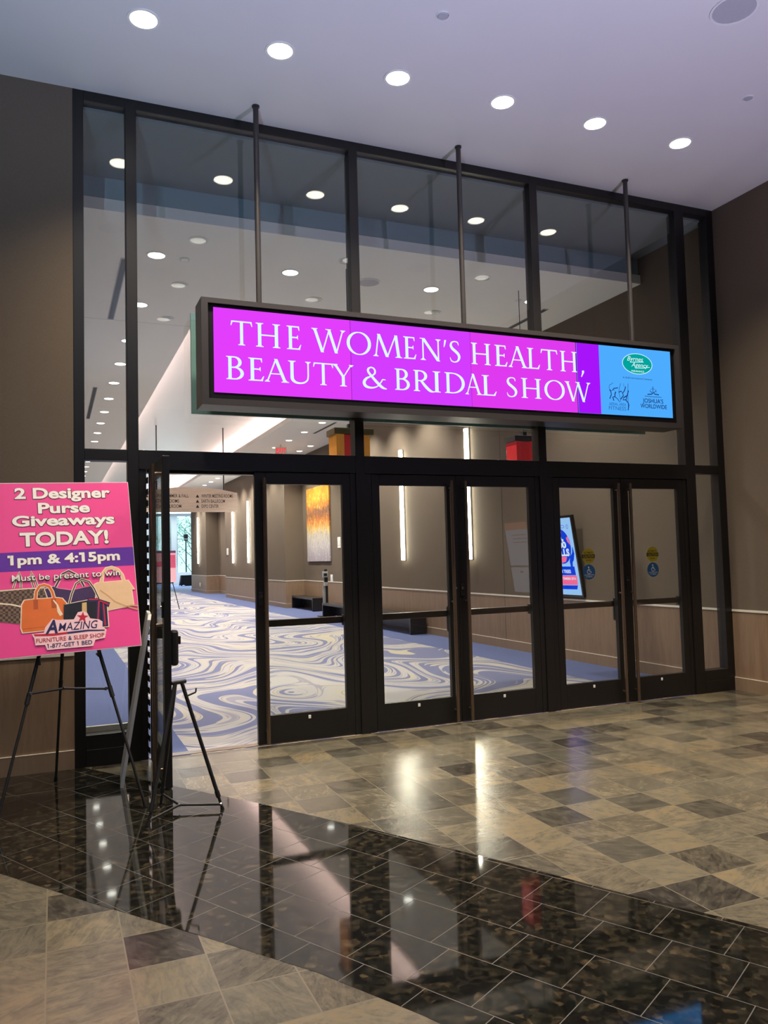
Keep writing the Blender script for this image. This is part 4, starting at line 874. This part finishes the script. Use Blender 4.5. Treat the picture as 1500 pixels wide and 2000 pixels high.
for a, b_ in (((3.55, 21.55, 2.0), (3.1, 21.30, 0)), ((3.6, 21.55, 2.0), (4.05, 21.35, 0)), ((3.57, 21.6, 2.0), (3.5, 22.0, 0))): MB().tube(b_, a, 0.014).build('leg', 'black', fe)
MB().tube((3.24, 21.30, 0.92), (3.86, 21.36, 0.92), 0.02).build('ledge', 'black', fe)
dt = thing('draped_table', 'black draped table in front of the bright end window', 'table', (9.1, 49.3, 0))
mb = MB(); n = 64; rows = []
for zi, (z, k) in enumerate(((0.74, 0.98), (0.73, 1.0), (0.40, 1.02), (0.03, 1.05))):
    rw = []
    for i in range(n):
        a = 2*math.pi*i/n; fold = 0.03*math.sin(a*16)*(0.74-z)/0.7; rr = k+fold
        rw.append(mb.bm.verts.new((9.1+0.95*rr*math.copysign(abs(math.cos(a))**0.35, math.cos(a)), 49.3+0.40*rr*math.copysign(abs(math.sin(a))**0.35, math.sin(a)), z+(0.03*math.sin(a*8) if zi == 3 else 0))))
    rows.append(rw)
for a, b_ in zip(rows, rows[1:]):
    for i in range(n): mb.bm.faces.new((a[i], a[(i+1) % n], b_[(i+1) % n], b_[i]))
mb.bm.faces.new(rows[0]); mb.build('drape', 'cloth', dt)
mb = MB(); mb.box(-0.03+XL, 14.2, 52, 52.2, 0, 0.90); mb.box(XL, 14.2, 52, 52.2, 5.0, 6.2)
WX = [(0.6, 2.4), (2.8, 4.6), (4.95, 6.0), (6.35, 7.92), (8.33, 10.2), (10.6, 12.6)]
ed = [XL] + [v for p in WX for v in p] + [14.2]
for i in range(0, len(ed), 2): mb.box(ed[i], ed[i+1], 52, 52.2, 0.9, 5.0)
struct(mb, 'wall_end', 'white')
for i, (a, b_) in enumerate(WX):
    wn[0] += 1; w0 = struct(MB().box(a, b_, 52.09, 52.10, 0.9, 5.0), f'window_{wn[0]}', 'glass')
    fr_ = MB(); fr_.box(a, b_, 52.05, 52.13, 3.30, 3.36)
    for q in (a, b_-.05): fr_.box(q, q+.05, 52.05, 52.13, 0.9, 5.0)
    fr_.build('muntins', 'silver', w0)
gr = MB().box(-20, 60, 54.2, 120, -0.6, -0.3); M['lawn'] = plain('lawn', (0.16, 0.26, 0.10), 0.95, var=0.4, scale=3); struct(gr, 'ground', 'lawn')
M['bark'] = plain('pale bark', (0.22, 0.20, 0.17), 0.9, var=0.3); M['leaf'] = plain('spring leaves', (0.36, 0.58, 0.42), 0.8, var=0.3, scale=2)
rnd = random.Random(5)
def tree(x, y, h, label):
    t = thing('tree', label, 'tree', (x, y, -0.3)); mb = MB(); mb.tube((x, y, -0.3), (x, y, h), 0.13, 0.03, 8); tips = []
    for k in range(26):
        z = 0.6+(h-1.0)*k/26; a = rnd.uniform(0, 6.28); L_ = (h-z)*0.45+0.5; tip = (x+L_*math.cos(a), y+L_*math.sin(a), z+L_*0.9)
        mb.tube((x, y, z), tip, 0.035, 0.008, 5); tips.append(((x, y, z), tip))
    mb.build('trunk', 'bark', t); mb = MB()
    for s0, tip in tips:
        for k in range(34):
            f_ = rnd.uniform(0.25, 1.05); c_ = Vector(s0).lerp(Vector(tip), f_)+Vector((rnd.gauss(0, .22), rnd.gauss(0, .22), rnd.gauss(0, .22)))
            d1_ = Vector((rnd.gauss(0, 1), rnd.gauss(0, 1), rnd.gauss(0, 1))).normalized()*.10; d2_ = d1_.orthogonal().normalized()*.06
            mb.poly([c_-d1_, c_+d2_, c_+d1_, c_-d2_])
    mb.build('crown', 'leaf', t)
tree(10.6, 59, 6.2, 'slender leafy tree outside the end window'); tree(14.8, 63, 7.0, 'taller leafy tree farther outside the end window'); tree(7.2, 66, 7.0, 'leafy tree outside behind the window column')
lp = thing('lamp_post', 'thin grey lamp post outside the end window', 'lamp post', (9.5, 55.5, -0.3))
MB().tube((9.5, 55.5, -0.3), (9.5, 55.5, 3.3), 0.05).build('pole', 'dark', lp); MB().box(9.35, 9.65, 55.35, 55.65, 3.3, 3.8, 0.03).build('lantern', 'dark', lp)

# solid stand-ins for lobby lanterns mirrored in the glass over the door header
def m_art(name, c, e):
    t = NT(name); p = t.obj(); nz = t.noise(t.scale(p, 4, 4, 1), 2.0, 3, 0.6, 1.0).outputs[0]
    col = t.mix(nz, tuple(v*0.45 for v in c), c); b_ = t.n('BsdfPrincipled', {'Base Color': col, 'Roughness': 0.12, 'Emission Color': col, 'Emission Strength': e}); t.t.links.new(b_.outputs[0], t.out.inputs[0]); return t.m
M['amber'] = m_art('amber lantern reflection', (0.62, 0.23, 0.03), 0.32); M['ruby'] = m_art('ruby lantern reflection', (0.62, 0.02, 0.03), 0.25); M['rim'] = emit('bright glass edge', (1.0, 0.10, 0.08), 1.1)
M['bronzecap'] = plain('olive bronze cap', (0.16, 0.11, 0.05), 0.35, 0.6)
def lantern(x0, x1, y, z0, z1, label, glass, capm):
    cx = (x0+x1)/2; d = (x1-x0); t = thing('mirrored_lantern', label, 'hanging lantern', (cx, y, z0))
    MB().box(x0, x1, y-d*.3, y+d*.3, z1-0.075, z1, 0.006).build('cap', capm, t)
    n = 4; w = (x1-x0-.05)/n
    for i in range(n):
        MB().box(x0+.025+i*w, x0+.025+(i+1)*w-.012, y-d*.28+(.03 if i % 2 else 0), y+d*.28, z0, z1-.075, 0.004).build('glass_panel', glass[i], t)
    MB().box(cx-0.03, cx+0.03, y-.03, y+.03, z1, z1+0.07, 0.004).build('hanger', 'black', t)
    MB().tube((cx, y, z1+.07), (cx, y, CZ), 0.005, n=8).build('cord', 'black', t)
lantern(3.06, 3.56, 2.0, 2.60, 3.165, 'amber and red stand-in for a mirrored lobby lantern, behind the second tall post', ('amber', 'ruby', 'ruby', 'amber'), 'bronzecap')
lantern(5.55, 6.00, 2.0, 2.60, 3.165, 'ruby red stand-in for a mirrored lobby lantern, behind the third tall post under the sign', ('ruby',)*4, 'black')
